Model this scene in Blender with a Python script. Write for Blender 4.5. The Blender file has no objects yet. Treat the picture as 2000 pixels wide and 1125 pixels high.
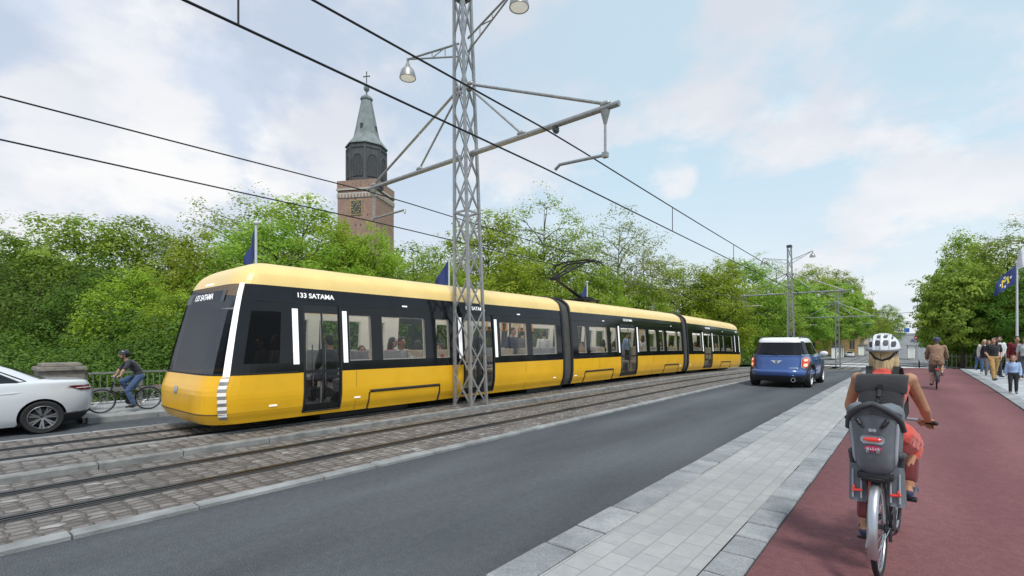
import bpy, bmesh, math, random
import numpy as np
from mathutils import Vector, Matrix
PI = math.pi
R = math.radians
random.seed(7)
SC = bpy.context.scene
COL = SC.collection

# ------------------------------------------------------------------ helpers
def lerp(a, b, t): return a + (b - a) * t
def clamp(t, a=0.0, b=1.0): return max(a, min(b, t))
def sstep(t):
    t = clamp(t); return t * t * (3 - 2 * t)
def interp(x, xs, ys):
    if x <= xs[0]: return ys[0]
    for i in range(1, len(xs)):
        if x <= xs[i]:
            t = (x - xs[i-1]) / (xs[i] - xs[i-1]); return lerp(ys[i-1], ys[i], t)
    return ys[-1]
def V(*a): return Vector(a)

def z_left(y):
    if y < 16: return 0.0
    if y < 45: return -.00075 * (y - 16) ** 2
    if y < 76: return -.6308 - .0435 * (y - 45)
    return -1.98
def z_right(y): return -2.0 * sstep((y - 34) / 54)
def zg(x, y):
    z = lerp(z_left(y), z_right(y), sstep((x + 5) / 5))
    if y > 190: z += 11.0 * clamp((y - 190) / 330)
    return z

class MB:
    """collects shapes, then links them as one mesh object"""
    def __init__(s): s.v = []; s.f = []; s.m = []
    def add(s, vs, fs, mi=0):
        o = len(s.v); s.v += [tuple(p) for p in vs]
        for f in fs: s.f.append(tuple(i + o for i in f)); s.m.append(mi)
        return s
    def box(s, c, d, mi=0, rot=None, taper=1.0):
        hx, hy, hz = d[0]/2, d[1]/2, d[2]/2
        P = []
        for z in (-1, 1):
            k = taper if z > 0 else 1
            for x, y in ((-1,-1),(1,-1),(1,1),(-1,1)):
                p = Vector((x*hx*k, y*hy*k, z*hz))
                if rot is not None: p = rot @ p
                P.append(p + Vector(c))
        return s.add(P, [(3,2,1,0),(4,5,6,7),(0,1,5,4),(1,2,6,5),(2,3,7,6),(3,0,4,7)], mi)
    def bar(s, a, b, w, t=None, mi=0, up=(0,0,1)):
        a = Vector(a); b = Vector(b); d = b - a; L = d.length; d.normalize()
        u = Vector(up)
        if abs(d.dot(u)) > .98: u = Vector((1,0,0))
        x = d.cross(u).normalized(); y = x.cross(d).normalized()
        M = Matrix((x, d, y)).transposed()
        return s.box((a+b)/2, (w, L, t or w), mi, M)
    def tube(s, pts, r, n=8, mi=0, cap=True, close=False):
        pts = [Vector(p) for p in pts]; N = len(pts)
        rs = [r]*N if not hasattr(r, '__len__') else list(r)
        rings = []; ref = None
        for i in range(N):
            if close: t = pts[(i+1) % N] - pts[i-1]
            else: t = pts[min(i+1, N-1)] - pts[max(i-1, 0)]
            t.normalize()
            if ref is None:
                ref = Vector((0,0,1)) if abs(t.z) < .9 else Vector((1,0,0))
            x = t.cross(ref)
            if x.length < 1e-4: x = t.cross(Vector((.3,1,.2)))
            x.normalize(); y = x.cross(t).normalized(); ref = y
            rings.append([pts[i] + (x*math.cos(2*PI*k/n) + y*math.sin(2*PI*k/n))*rs[i] for k in range(n)])
        return s.loft(rings, mi, cap and not close, close)
    def loft(s, rings, mi=0, cap=True, close=False, wrap=True):
        n = len(rings[0]); N = len(rings); vs = [p for r in rings for p in r]; fs = []
        for i in range(N if close else N-1):
            j = (i+1) % N
            for k in range(n if wrap else n-1):
                l = (k+1) % n
                fs.append((i*n+k, i*n+l, j*n+l, j*n+k))
        if cap:
            fs.append(tuple(reversed(range(n)))); fs.append(tuple(range((N-1)*n, N*n)))
        return s.add(vs, fs, mi)
    def lathe(s, prof, n=16, c=(0,0,0), axis=None, mi=0, cap=True):
        rings = []
        for r, z in prof:
            ring = []
            for k in range(n):
                p = Vector((r*math.cos(2*PI*k/n), r*math.sin(2*PI*k/n), z))
                if axis is not None: p = axis @ p
                ring.append(p + Vector(c))
            rings.append(ring)
        return s.loft(rings, mi, cap)
    def ell(s, c, r, n=12, m=8, rot=None, mi=0):
        prof = [(math.sin(PI*(i+.0)/m) if 0 < i < m else .02, -math.cos(PI*i/m)) for i in range(m+1)]
        rings = []
        for q, z in prof:
            ring = []
            for k in range(n):
                p = Vector((q*math.cos(2*PI*k/n)*r[0], q*math.sin(2*PI*k/n)*r[1], z*r[2]))
                if rot is not None: p = rot @ p
                ring.append(p + Vector(c))
            rings.append(ring)
        return s.loft(rings, mi)
    def cap(s, a, b, ra, rb, n=10, mi=0):
        """tapered capsule"""
        a = Vector(a); b = Vector(b); d = b - a; L = d.length
        if L < 1e-6: return s.ell(a, (ra,)*3, n, 6, None, mi)
        d /= L; pts = []; rs = []
        for t in (-.97, -.7, -.35): pts.append(a + d*ra*t); rs.append(ra*math.sqrt(1-t*t))
        for k in range(5): pts.append(a + d*L*k/4); rs.append(lerp(ra, rb, k/4))
        for t in (.35, .7, .97): pts.append(b + d*rb*t); rs.append(rb*math.sqrt(1-t*t))
        return s.tube(pts, rs, n, mi)
    def prism(s, poly, z0, z1, mi=0, M=None):
        n = len(poly); P = [Vector((x,y,z0)) for x,y in poly] + [Vector((x,y,z1)) for x,y in poly]
        if M is not None: P = [M @ p for p in P]
        return s.add(P, [tuple(reversed(range(n))), tuple(range(n, 2*n))] + [(i,(i+1)%n,n+(i+1)%n,n+i) for i in range(n)], mi)
    def mesh(s, name):
        me = bpy.data.meshes.new(name); me.from_pydata(s.v, [], s.f)
        if any(s.m): me.polygons.foreach_set('material_index', s.m)
        me.update(); return me
    def build(s, name, mats, parent=None, smooth=None, fix=True, bevel=0):
        me = s.mesh(name)
        if fix or bevel:
            bm = bmesh.new(); bm.from_mesh(me)
            if bevel:
                bmesh.ops.bevel(bm, geom=[e for e in bm.edges if len(e.link_faces) == 2 and e.calc_face_angle(0) > .5], offset=bevel, segments=2, affect='EDGES', profile=.6)
            bmesh.ops.recalc_face_normals(bm, faces=bm.faces); bm.to_mesh(me); bm.free()
        return link(name, me, mats, parent, smooth)

def link(name, me, mats, parent=None, smooth=None):
    if mats is not None:
        for m in (mats if isinstance(mats, (list, tuple)) else [mats]): me.materials.append(m)
    if smooth is not None:
        me.polygons.foreach_set('use_smooth', [True]*len(me.polygons))
        if smooth < 180: me.set_sharp_from_angle(angle=R(smooth))
    o = bpy.data.objects.new(name, me); COL.objects.link(o)
    if parent is not None: o.parent = parent
    return o
def tag(o, label=None, cat=None, group=None, kind=None):
    if label: o['label'] = label
    if cat: o['category'] = cat
    if group: o['group'] = group
    if kind: o['kind'] = kind
    return o
def thing(name, label, cat, loc=(0,0,0), rz=0, group=None, scale=1):
    o = bpy.data.objects.new(name, None); COL.objects.link(o)
    o.location = loc; o.rotation_euler = (0,0,rz)
    o.scale = (scale,)*3 if not hasattr(scale, '__len__') else scale
    o.empty_display_size = .1
    return tag(o, label, cat, group)
def copy_tree(o, parent=None):
    c = o.copy(); COL.objects.link(c); c.parent = parent
    for ch in list(o.children): copy_tree(ch, c)
    return c

# ---------------------------------------------------------------- materials
def new_mat(name):
    m = bpy.data.materials.new(name); m.use_nodes = True
    nt = m.node_tree; return m, nt, nt.nodes['Principled BSDF']
def mat(name, col, rough=.6, metal=0.0, var=.12, scale=6.0, bump=0.0, bscale=None, coat=0.0, spec=.5, emit=None, estr=0.0, rvar=.1, sheen=0.0):
    m, nt, b = new_mat(name); N = nt.nodes; L = nt.links
    tc = N.new('ShaderNodeTexCoord'); nz = N.new('ShaderNodeTexNoise'); nz.inputs['Scale'].default_value = scale; nz.inputs['Detail'].default_value = 5
    L.new(tc.outputs['Object'], nz.inputs['Vector'])
    mx = N.new('ShaderNodeMix'); mx.data_type = 'RGBA'
    mx.inputs[6].default_value = (*[c*(1-var) for c in col], 1); mx.inputs[7].default_value = (*[min(1, c*(1+var)) for c in col], 1)
    mr = N.new('ShaderNodeMapRange'); mr.inputs[1].default_value = .3; mr.inputs[2].default_value = .7
    L.new(nz.outputs['Fac'], mr.inputs[0]); L.new(mr.outputs[0], mx.inputs[0]); L.new(mx.outputs[2], b.inputs['Base Color'])
    mr2 = N.new('ShaderNodeMapRange'); mr2.inputs[3].default_value = max(0, rough - rvar); mr2.inputs[4].default_value = min(1, rough + rvar)
    L.new(nz.outputs['Fac'], mr2.inputs[0]); L.new(mr2.outputs[0], b.inputs['Roughness'])
    b.inputs['Metallic'].default_value = metal; b.inputs['Specular IOR Level'].default_value = spec
    b.inputs['Coat Weight'].default_value = coat; b.inputs['Coat Roughness'].default_value = .08
    b.inputs['Sheen Weight'].default_value = sheen
    if emit: b.inputs['Emission Color'].default_value = (*emit, 1); b.inputs['Emission Strength'].default_value = estr
    if bump:
        n2 = N.new('ShaderNodeTexNoise'); n2.inputs['Scale'].default_value = bscale or scale*4; n2.inputs['Detail'].default_value = 4
        L.new(tc.outputs['Object'], n2.inputs['Vector'])
        bp = N.new('ShaderNodeBump'); bp.inputs['Strength'].default_value = bump; bp.inputs['Distance'].default_value = .02
        L.new(n2.outputs['Fac'], bp.inputs['Height']); L.new(bp.outputs[0], b.inputs['Normal'])
    return m
def glass(name, tint=(.5,.55,.56), refl=1.0, rough=.03, body=None, bodyfac=0.0):
    m, nt, b = new_mat(name); N = nt.nodes; L = nt.links; out = N['Material Output']
    tr = N.new('ShaderNodeBsdfTransparent'); tr.inputs[0].default_value = (*tint, 1)
    gl = N.new('ShaderNodeBsdfGlossy'); gl.inputs['Roughness'].default_value = rough; gl.inputs[0].default_value = (.95,.97,1,1)
    fr = N.new('ShaderNodeFresnel'); fr.inputs[0].default_value = 1.5
    mm = N.new('ShaderNodeMath'); mm.operation = 'MULTIPLY'; mm.inputs[1].default_value = refl; mm.use_clamp = True
    nz = N.new('ShaderNodeTexNoise'); nz.inputs['Scale'].default_value = .8
    bp = N.new('ShaderNodeBump'); bp.inputs['Strength'].default_value = .015; L.new(nz.outputs[0], bp.inputs['Height']); L.new(bp.outputs[0], gl.inputs['Normal'])
    L.new(fr.outputs[0], mm.inputs[0]); mx = N.new('ShaderNodeMixShader')
    L.new(mm.outputs[0], mx.inputs[0]); first = tr
    if body:
        df = N.new('ShaderNodeBsdfDiffuse'); df.inputs[0].default_value = (*body, 1)
        m0 = N.new('ShaderNodeMixShader'); m0.inputs[0].default_value = bodyfac
        L.new(tr.outputs[0], m0.inputs[1]); L.new(df.outputs[0], m0.inputs[2]); first = m0
    L.new(first.outputs[0], mx.inputs[1]); L.new(gl.outputs[0], mx.inputs[2]); L.new(mx.outputs[0], out.inputs['Surface'])
    return m
def ramp(N, stops):
    r = N.new('ShaderNodeValToRGB'); e = r.color_ramp.elements
    while len(e) < len(stops): e.new(.5)
    for i, (p, c) in enumerate(stops): e[i].position = p; e[i].color = (*c, 1) if len(c) == 3 else c
    return r
def asphalt(name, col, col2, speck=.5, scale=190, wear=.28, lane=None):
    m, nt, b = new_mat(name); N = nt.nodes; L = nt.links
    tc = N.new('ShaderNodeTexCoord'); n1 = N.new('ShaderNodeTexNoise'); n1.inputs['Scale'].default_value = .9; n1.inputs['Detail'].default_value = 6
    mp = N.new('ShaderNodeMapping'); mp.inputs['Scale'].default_value = (1.0, .25, 1)
    L.new(tc.outputs['Object'], mp.inputs[0]); L.new(mp.outputs[0], n1.inputs['Vector'])
    r1 = ramp(N, [(.32, col), (.7, col2)]); L.new(n1.outputs['Fac'], r1.inputs[0])
    n2 = N.new('ShaderNodeTexNoise'); n2.inputs['Scale'].default_value = scale; n2.inputs['Detail'].default_value = 2
    L.new(tc.outputs['Object'], n2.inputs['Vector'])
    r2 = ramp(N, [(.3, (.55,.55,.55)), (.5, (1,1,1)), (.62, (1,1,1)), (.75, (1+speck*2,)*3)]); L.new(n2.outputs['Fac'], r2.inputs[0])
    n3 = N.new('ShaderNodeTexNoise'); n3.inputs['Scale'].default_value = 14; n3.inputs['Detail'].default_value = 6; L.new(tc.outputs['Object'], n3.inputs['Vector'])
    r3 = ramp(N, [(.35, (1-wear,)*3), (.65, (1+wear*.6,)*3)]); L.new(n3.outputs['Fac'], r3.inputs[0])
    m1 = N.new('ShaderNodeMix'); m1.data_type = 'RGBA'; m1.blend_type = 'MULTIPLY'; m1.inputs[0].default_value = 1
    m2 = N.new('ShaderNodeMix'); m2.data_type = 'RGBA'; m2.blend_type = 'MULTIPLY'; m2.inputs[0].default_value = .7
    L.new(r1.outputs[0], m1.inputs[6]); L.new(r2.outputs[0], m1.inputs[7]); L.new(m1.outputs[2], m2.inputs[6]); L.new(r3.outputs[0], m2.inputs[7])
    outc = m2.outputs[2]
    if lane:
        sx = N.new('ShaderNodeSeparateXYZ'); L.new(tc.outputs['Object'], sx.inputs[0]); lr = N.new('ShaderNodeMapRange'); lr.inputs[1].default_value = lane[0]; lr.inputs[2].default_value = lane[1]
        nw = N.new('ShaderNodeMath'); nw.operation = 'MULTIPLY_ADD'; nw.inputs[1].default_value = .35; L.new(n1.outputs['Fac'], nw.inputs[0]); L.new(sx.outputs['X'], nw.inputs[2]); L.new(nw.outputs[0], lr.inputs[0])
        rl = ramp(N, [(0, (.80,.80,.80)), (.12, (.95,.95,.95)), (.27, (1.10,1.10,1.10)), (.5, (.93,.93,.93)), (.74, (1.12,1.12,1.12)), (.9, (.96,.96,.96)), (1, (.80,.80,.80))]); L.new(lr.outputs[0], rl.inputs[0])
        ml = N.new('ShaderNodeMix'); ml.data_type = 'RGBA'; ml.blend_type = 'MULTIPLY'; ml.inputs[0].default_value = 1; L.new(outc, ml.inputs[6]); L.new(rl.outputs[0], ml.inputs[7]); outc = ml.outputs[2]
    L.new(outc, b.inputs['Base Color']); b.inputs['Roughness'].default_value = .85; b.inputs['Specular IOR Level'].default_value = .2
    bp = N.new('ShaderNodeBump'); bp.inputs['Strength'].default_value = .35; bp.inputs['Distance'].default_value = .006
    L.new(n2.outputs['Fac'], bp.inputs['Height']); L.new(bp.outputs[0], b.inputs['Normal'])
    return m
def brick(name, c1, c2, mortar, bw, bh, msize, warp=.02, rot=0, bump=.6, off=.5, stain=.3, rough=.75, wscale=5, plane=None, odd=None):
    """set stones: brick pattern bent by noise, each stone its own shade"""
    m, nt, b = new_mat(name); N = nt.nodes; L = nt.links
    tc = N.new('ShaderNodeTexCoord'); mp = N.new('ShaderNodeMapping'); mp.inputs['Rotation'].default_value = plane or (0,0,rot)
    L.new(tc.outputs['Object'], mp.inputs[0])
    nz = N.new('ShaderNodeTexNoise'); nz.inputs['Scale'].default_value = wscale; nz.inputs['Detail'].default_value = 2; L.new(mp.outputs[0], nz.inputs['Vector'])
    sb = N.new('ShaderNodeVectorMath'); sb.operation = 'SUBTRACT'; sb.inputs[1].default_value = (.5,.5,.5); L.new(nz.outputs['Color'], sb.inputs[0])
    sc = N.new('ShaderNodeVectorMath'); sc.operation = 'SCALE'; sc.inputs['Scale'].default_value = warp*2; L.new(sb.outputs[0], sc.inputs[0])
    ad = N.new('ShaderNodeVectorMath'); ad.operation = 'ADD'; L.new(mp.outputs[0], ad.inputs[0]); L.new(sc.outputs[0], ad.inputs[1])
    bt = N.new('ShaderNodeTexBrick'); bt.offset = off; bt.inputs['Scale'].default_value = 1
    bt.inputs['Brick Width'].default_value = bw; bt.inputs['Row Height'].default_value = bh; bt.inputs['Mortar Size'].default_value = msize; bt.inputs['Mortar Smooth'].default_value = .35
    bt.inputs['Color1'].default_value = (0,0,0,1); bt.inputs['Color2'].default_value = (1,1,1,1); bt.inputs['Mortar'].default_value = (.5,.5,.5,1)
    L.new(ad.outputs[0], bt.inputs['Vector'])
    st = [(0, c1), (.45, [lerp(x,y,.35) for x,y in zip(c1,c2)]), (.85, c2)]
    if odd: st.append((.985, odd))
    rc = ramp(N, st); L.new(bt.outputs['Color'], rc.inputs[0])
    n2 = N.new('ShaderNodeTexNoise'); n2.inputs['Scale'].default_value = 9; n2.inputs['Detail'].default_value = 7; n2.inputs['Roughness'].default_value = .7; L.new(tc.outputs['Object'], n2.inputs['Vector'])
    r2 = ramp(N, [(.3, (1-stain,)*3), (.7, (1+stain*.5,)*3)]); L.new(n2.outputs['Fac'], r2.inputs[0])
    n4 = N.new('ShaderNodeTexNoise'); n4.inputs['Scale'].default_value = .35; n4.inputs['Detail'].default_value = 4; L.new(tc.outputs['Object'], n4.inputs['Vector'])
    r4 = ramp(N, [(.3, (.82,)*3), (.7, (1.12,)*3)]); L.new(n4.outputs['Fac'], r4.inputs[0])
    m1 = N.new('ShaderNodeMix'); m1.data_type = 'RGBA'; m1.blend_type = 'MULTIPLY'; m1.inputs[0].default_value = 1; L.new(rc.outputs[0], m1.inputs[6]); L.new(r2.outputs[0], m1.inputs[7])
    m4 = N.new('ShaderNodeMix'); m4.data_type = 'RGBA'; m4.blend_type = 'MULTIPLY'; m4.inputs[0].default_value = 1; L.new(m1.outputs[2], m4.inputs[6]); L.new(r4.outputs[0], m4.inputs[7])
    m2 = N.new('ShaderNodeMix'); m2.data_type = 'RGBA'; m2.inputs[7].default_value = (*mortar, 1); L.new(bt.outputs['Fac'], m2.inputs[0]); L.new(m4.outputs[2], m2.inputs[6])
    L.new(m2.outputs[2], b.inputs['Base Color']); b.inputs['Roughness'].default_value = rough
    iv = N.new('ShaderNodeMath'); iv.operation = 'SUBTRACT'; iv.inputs[0].default_value = 1; L.new(bt.outputs['Fac'], iv.inputs[1])
    hm = N.new('ShaderNodeMath'); hm.operation = 'MULTIPLY_ADD'; hm.inputs[1].default_value = .35; L.new(n2.outputs['Fac'], hm.inputs[0]); L.new(iv.outputs[0], hm.inputs[2])
    bp = N.new('ShaderNodeBump'); bp.inputs['Strength'].default_value = bump; bp.inputs['Distance'].default_value = .02; L.new(hm.outputs[0], bp.inputs['Height']); L.new(bp.outputs[0], b.inputs['Normal'])
    return m
def leaf_mat(name, dark, light, trans=.35):
    m, nt, b = new_mat(name); N = nt.nodes; L = nt.links; out = N['Material Output']
    at = N.new('ShaderNodeAttribute'); at.attribute_name = 'tint'
    rc = ramp(N, [(0, dark), (.55, [lerp(x,y,.5) for x,y in zip(dark,light)]), (1, light)]); L.new(at.outputs['Fac'], rc.inputs[0])
    oi = N.new('ShaderNodeObjectInfo'); hs = N.new('ShaderNodeHueSaturation')
    mr = N.new('ShaderNodeMapRange'); mr.inputs[3].default_value = .496; mr.inputs[4].default_value = .524; L.new(oi.outputs['Random'], mr.inputs[0]); L.new(mr.outputs[0], hs.inputs['Hue'])
    mv = N.new('ShaderNodeMapRange'); mv.inputs[3].default_value = .88; mv.inputs[4].default_value = 1.15; L.new(oi.outputs['Random'], mv.inputs[0]); L.new(mv.outputs[0], hs.inputs['Value'])
    L.new(rc.outputs[0], hs.inputs['Color'])
    b.inputs['Roughness'].default_value = .55; b.inputs['Specular IOR Level'].default_value = .25; L.new(hs.outputs[0], b.inputs['Base Color'])
    tl = N.new('ShaderNodeBsdfTranslucent'); L.new(hs.outputs[0], tl.inputs[0])
    mx = N.new('ShaderNodeMixShader'); mx.inputs[0].default_value = trans; L.new(b.outputs[0], mx.inputs[1]); L.new(tl.outputs[0], mx.inputs[2]); L.new(mx.outputs[0], out.inputs['Surface'])
    return m

def setts(name):
    m, nt, b = new_mat(name); N = nt.nodes; L = nt.links
    tc = N.new('ShaderNodeTexCoord'); mp = N.new('ShaderNodeMapping'); mp.inputs['Scale'].default_value = (8.6, 5.9, .01); L.new(tc.outputs['Object'], mp.inputs[0])
    vs = []
    for feat in ('DISTANCE_TO_EDGE', 'F1'):
        v = N.new('ShaderNodeTexVoronoi'); v.voronoi_dimensions = '2D'; v.feature = feat; v.inputs['Scale'].default_value = 1; v.inputs['Randomness'].default_value = .36; L.new(mp.outputs[0], v.inputs['Vector']); vs.append(v)
    sp = N.new('ShaderNodeSeparateColor'); L.new(vs[1].outputs['Color'], sp.inputs[0])
    rc = ramp(N, [(0, (.125,.108,.098)), (.4, (.19,.168,.152)), (.75, (.245,.215,.192)), (.965, (.255,.235,.22)), (.985, (.36,.345,.32))]); L.new(sp.outputs[0], rc.inputs[0])
    n2 = N.new('ShaderNodeTexNoise'); n2.inputs['Scale'].default_value = 16; n2.inputs['Detail'].default_value = 7; n2.inputs['Roughness'].default_value = .7; L.new(tc.outputs['Object'], n2.inputs['Vector'])
    r2 = ramp(N, [(.3, (.72,)*3), (.7, (1.2,)*3)]); L.new(n2.outputs['Fac'], r2.inputs[0])
    n4 = N.new('ShaderNodeTexNoise'); n4.inputs['Scale'].default_value = .4; n4.inputs['Detail'].default_value = 4; L.new(tc.outputs['Object'], n4.inputs['Vector'])
    r4 = ramp(N, [(.3, (.84,.83,.83)), (.7, (1.12,1.12,1.12))]); L.new(n4.outputs['Fac'], r4.inputs[0])
    def mul(a, c):
        x = N.new('ShaderNodeMix'); x.data_type = 'RGBA'; x.blend_type = 'MULTIPLY'; x.inputs[0].default_value = 1; L.new(a, x.inputs[6]); L.new(c, x.inputs[7]); return x.outputs[2]
    col = mul(mul(rc.outputs[0], r2.outputs[0]), r4.outputs[0])
    e = N.new('ShaderNodeMapRange'); e.inputs[1].default_value = .02; e.inputs[2].default_value = .10; e.interpolation_type = 'SMOOTHSTEP'; L.new(vs[0].outputs['Distance'], e.inputs[0])
    mx = N.new('ShaderNodeMix'); mx.data_type = 'RGBA'; mx.inputs[6].default_value = (.075,.064,.052,1); L.new(e.outputs[0], mx.inputs[0]); L.new(col, mx.inputs[7]); L.new(mx.outputs[2], b.inputs['Base Color'])
    b.inputs['Roughness'].default_value = .62
    h = N.new('ShaderNodeMapRange'); h.inputs[1].default_value = 0; h.inputs[2].default_value = .3; h.interpolation_type = 'SMOOTHERSTEP'; L.new(vs[0].outputs['Distance'], h.inputs[0])
    ad = N.new('ShaderNodeMath'); ad.operation = 'MULTIPLY_ADD'; ad.inputs[1].default_value = .25; L.new(n2.outputs['Fac'], ad.inputs[0]); L.new(h.outputs[0], ad.inputs[2])
    bp = N.new('ShaderNodeBump'); bp.inputs['Strength'].default_value = .9; bp.inputs['Distance'].default_value = .03; L.new(ad.outputs[0], bp.inputs['Height']); L.new(bp.outputs[0], b.inputs['Normal'])
    return m

M = {}
M['asphalt'] = asphalt('road_asphalt', (.070,.077,.084), (.118,.127,.134), wear=.13, speck=.9, scale=105, lane=(-5.25,-2.1))
M['asphalt_far'] = asphalt('far_road_asphalt', (.075,.083,.092), (.11,.118,.128))
M['street'] = asphalt('street_asphalt', (.20,.205,.21), (.29,.295,.30), scale=60)
M['red'] = asphalt('red_asphalt', (.172,.072,.075), (.230,.101,.104), speck=.5, wear=.14, lane=(-.75,2.2))
M['cobble'] = setts('granite_setts')
M['paver'] = brick('concrete_pavers', (.35,.352,.342), (.395,.395,.382), (.235,.235,.225), .27, .18, .0048, .003, R(90), .25, stain=.13)
M['slab'] = brick('granite_paving', (.39,.41,.42), (.50,.52,.53), (.17,.18,.185), 1.6, .55, .006, .002, R(86), .25, stain=.2)
M['kerb'] = mat('kerb_granite', (.27,.276,.272), .75, var=.3, scale=3.2, bump=.3, bscale=60)
M['kerb_old'] = mat('old_kerb_stone', (.235,.232,.22), .8, var=.32, scale=5, bump=.4, bscale=50)
M['rail'] = mat('rail_steel', (.035,.037,.042), .35, .6, var=.25, scale=10)
M['grass'] = mat('bank_grass', (.05,.085,.025), .9, var=.5, scale=2.5, bump=.6)
M['white_paint'] = mat('road_paint', (.72,.73,.73), .7, var=.14, scale=30)
M['steel'] = mat('painted_steel_grey', (.36,.36,.355), .42, .55, var=.16, scale=9)
M['steel_d'] = mat('dark_fitting', (.07,.072,.078), .5, .3, var=.2, scale=12)
M['wire'] = mat('wire_metal', (.016,.016,.02), .5, .4, var=.2)
M['concrete'] = mat('weathered_stone', (.215,.19,.16), .85, var=.35, scale=7, bump=.5, bscale=40)
M['black'] = mat('black_plastic', (.018,.018,.02), .45, var=.25, scale=20)
M['rubber'] = mat('tyre_rubber', (.02,.02,.021), .75, var=.25, scale=30, bump=.2)
M['chrome'] = mat('chrome', (.62,.64,.66), .18, 1.0, var=.06)
M['alu'] = mat('brushed_alu', (.5,.51,.53), .35, .9, var=.1)
M['white'] = mat('white_plastic', (.75,.76,.77), .4, var=.05)
M['bark'] = mat('tree_bark', (.075,.06,.045), .9, var=.4, scale=12, bump=.8, bscale=30)
M['bark_pale'] = mat('pale_bark', (.17,.16,.13), .9, var=.35, scale=9, bump=.6, bscale=25)
M['rail_bed'] = mat('rail_bitumen', (.035,.034,.034), .85, var=.3, scale=15, bump=.3)
# ------------------------------------------------------------------ the setting
def yspan(y0, y1):
    ys = []; y = y0
    while y < y1 - 1e-6:
        ys.append(y); y += 1.0 if y < 60 else (3.0 if y < 130 else 15.0)
    ys.append(y1); return ys
def strip(name, xs, y0, y1, dz, m, edge=None, thick=0.0, side=None):
    """ground sheet that follows the bridge; xs(y) -> (x0, x1)"""
    b = MB(); ys = yspan(y0, y1)
    x0, x1 = xs(ys[0]) if callable(xs) else xs
    n = max(1, int(math.ceil((x1 - x0) / 1.2)))
    rows = []
    for y in ys:
        a, c = xs(y) if callable(xs) else xs
        row = [(lerp(a, c, i/n), y, zg(lerp(a, c, i/n), y) + dz) for i in range(n+1)]
        if thick: row = [(a, y, row[0][2]-thick)] + row + [(c, y, row[-1][2]-thick)]
        rows.append(row)
    b.loft(rows, 0, False, False, False)
    return tag(b.build(name, m, smooth=30), kind='structure')
def stones(name, x0, x1, y0, y1, dz, lmin, lmax, m, rnd, top=.05, gap=.012, jit=.006, bev=.012):
    b = MB(); y = y0
    while y < y1:
        L = rnd.uniform(lmin, lmax); g = gap/2
        j = [rnd.uniform(-jit, jit) for _ in range(4)]
        xa, xb = x0 + g + j[0], x1 - g + j[1]; ya, yb = y + g, y + L - g
        zs = [zg(x, yy) + dz + rnd.uniform(-.003,.003) for x, yy in ((xa,ya),(xb,ya),(xb,yb),(xa,yb))]
        k = bev
        top_ = [(xa+k,ya+k,zs[0]),(xb-k,ya+k,zs[1]),(xb-k,yb-k,zs[2]),(xa+k,yb-k,zs[3])]
        mid = [(xa,ya,zs[0]-k),(xb,ya,zs[1]-k),(xb,yb,zs[2]-k),(xa,yb,zs[3]-k)]
        bot = [(p[0],p[1],p[2]-top-.1) for p in mid]
        b.add(top_+mid+bot, [(0,1,2,3)]+[(4+i,4+(i+1)%4,(i+1)%4,i) for i in range(4)]+[(8+i,8+(i+1)%4,4+(i+1)%4,4+i) for i in range(4)])
        y += L
    return tag(b.build(name, m, smooth=35), kind='structure')
def slab_mat():
    """big granite slabs, each stained darker in the middle, in object space"""
    m, nt, b = new_mat('granite_slab'); N = nt.nodes; L = nt.links; tc = N.new('ShaderNodeTexCoord')
    ge = N.new('ShaderNodeNewGeometry')
    n1 = N.new('ShaderNodeTexNoise'); n1.inputs['Scale'].default_value = 2.6; n1.inputs['Detail'].default_value = 6; n1.inputs['Roughness'].default_value = .6; L.new(tc.outputs['Object'], n1.inputs['Vector'])
    r1 = ramp(N, [(.34, (.225,.236,.243)), (.5, (.285,.296,.302)), (.66, (.35,.357,.356))]); L.new(n1.outputs['Fac'], r1.inputs[0])
    r0 = ramp(N, [(0, (.82,.82,.83)), (1, (1.12,1.11,1.09))]); L.new(ge.outputs['Random Per Island'], r0.inputs[0])
    n2 = N.new('ShaderNodeTexNoise'); n2.inputs['Scale'].default_value = 60; n2.inputs['Detail'].default_value = 4; L.new(tc.outputs['Object'], n2.inputs['Vector'])
    r2 = ramp(N, [(.3, (.78,)*3), (.7, (1.15,)*3)]); L.new(n2.outputs['Fac'], r2.inputs[0])
    def mul(a, c):
        x = N.new('ShaderNodeMix'); x.data_type = 'RGBA'; x.blend_type = 'MULTIPLY'; x.inputs[0].default_value = 1; L.new(a, x.inputs[6]); L.new(c, x.inputs[7]); return x.outputs[2]
    L.new(mul(mul(r1.outputs[0], r0.outputs[0]), r2.outputs[0]), b.inputs['Base Color']); b.inputs['Roughness'].default_value = .75
    bp = N.new('ShaderNodeBump'); bp.inputs['Strength'].default_value = .3; bp.inputs['Distance'].default_value = .01; L.new(n2.outputs['Fac'], bp.inputs['Height']); L.new(bp.outputs[0], b.inputs['Normal'])
    return m
M['slab_big'] = slab_mat()
rg = random.Random(3)

def terrain():
    xs = [-1500,-700,-300,-150,-90,-60,-45,-35,-29,-25,-22,-20,-18.5,-17.2,-16,-13,-10,-7,-4,-1,2,4,6,8,10,14,20,30,45,70,110,200,400,900,1500]
    ys = [-300,-100,-40,-20,-8,0]+list(range(4,100,6))+[110,130,150,170,190,220,260,300,350,400,460,520,600,900,1500,3000]
    rows = []
    for y in ys:
        row = []
        for x in xs:
            z = zg(clamp(x,-14,8), y) - (.22 if -17.1 < x < 8.1 else .16)
            if x < -17 : z -= 2.6 * sstep((-17 - x) / 9) * (1 - sstep((y-60)/30))
            if x < -17.1 and y > 190: z = lerp(z, z + 3, .5)
            row.append((x, y, z))
        rows.append(row)
    b = MB(); b.loft(rows, 0, False, False, False)
    tag(b.build('ground', M['grass'], smooth=40), kind='structure')
terrain()
strip('road', (-5.45, -2.25), -14, 84, 0.0, M['asphalt'])
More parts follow.
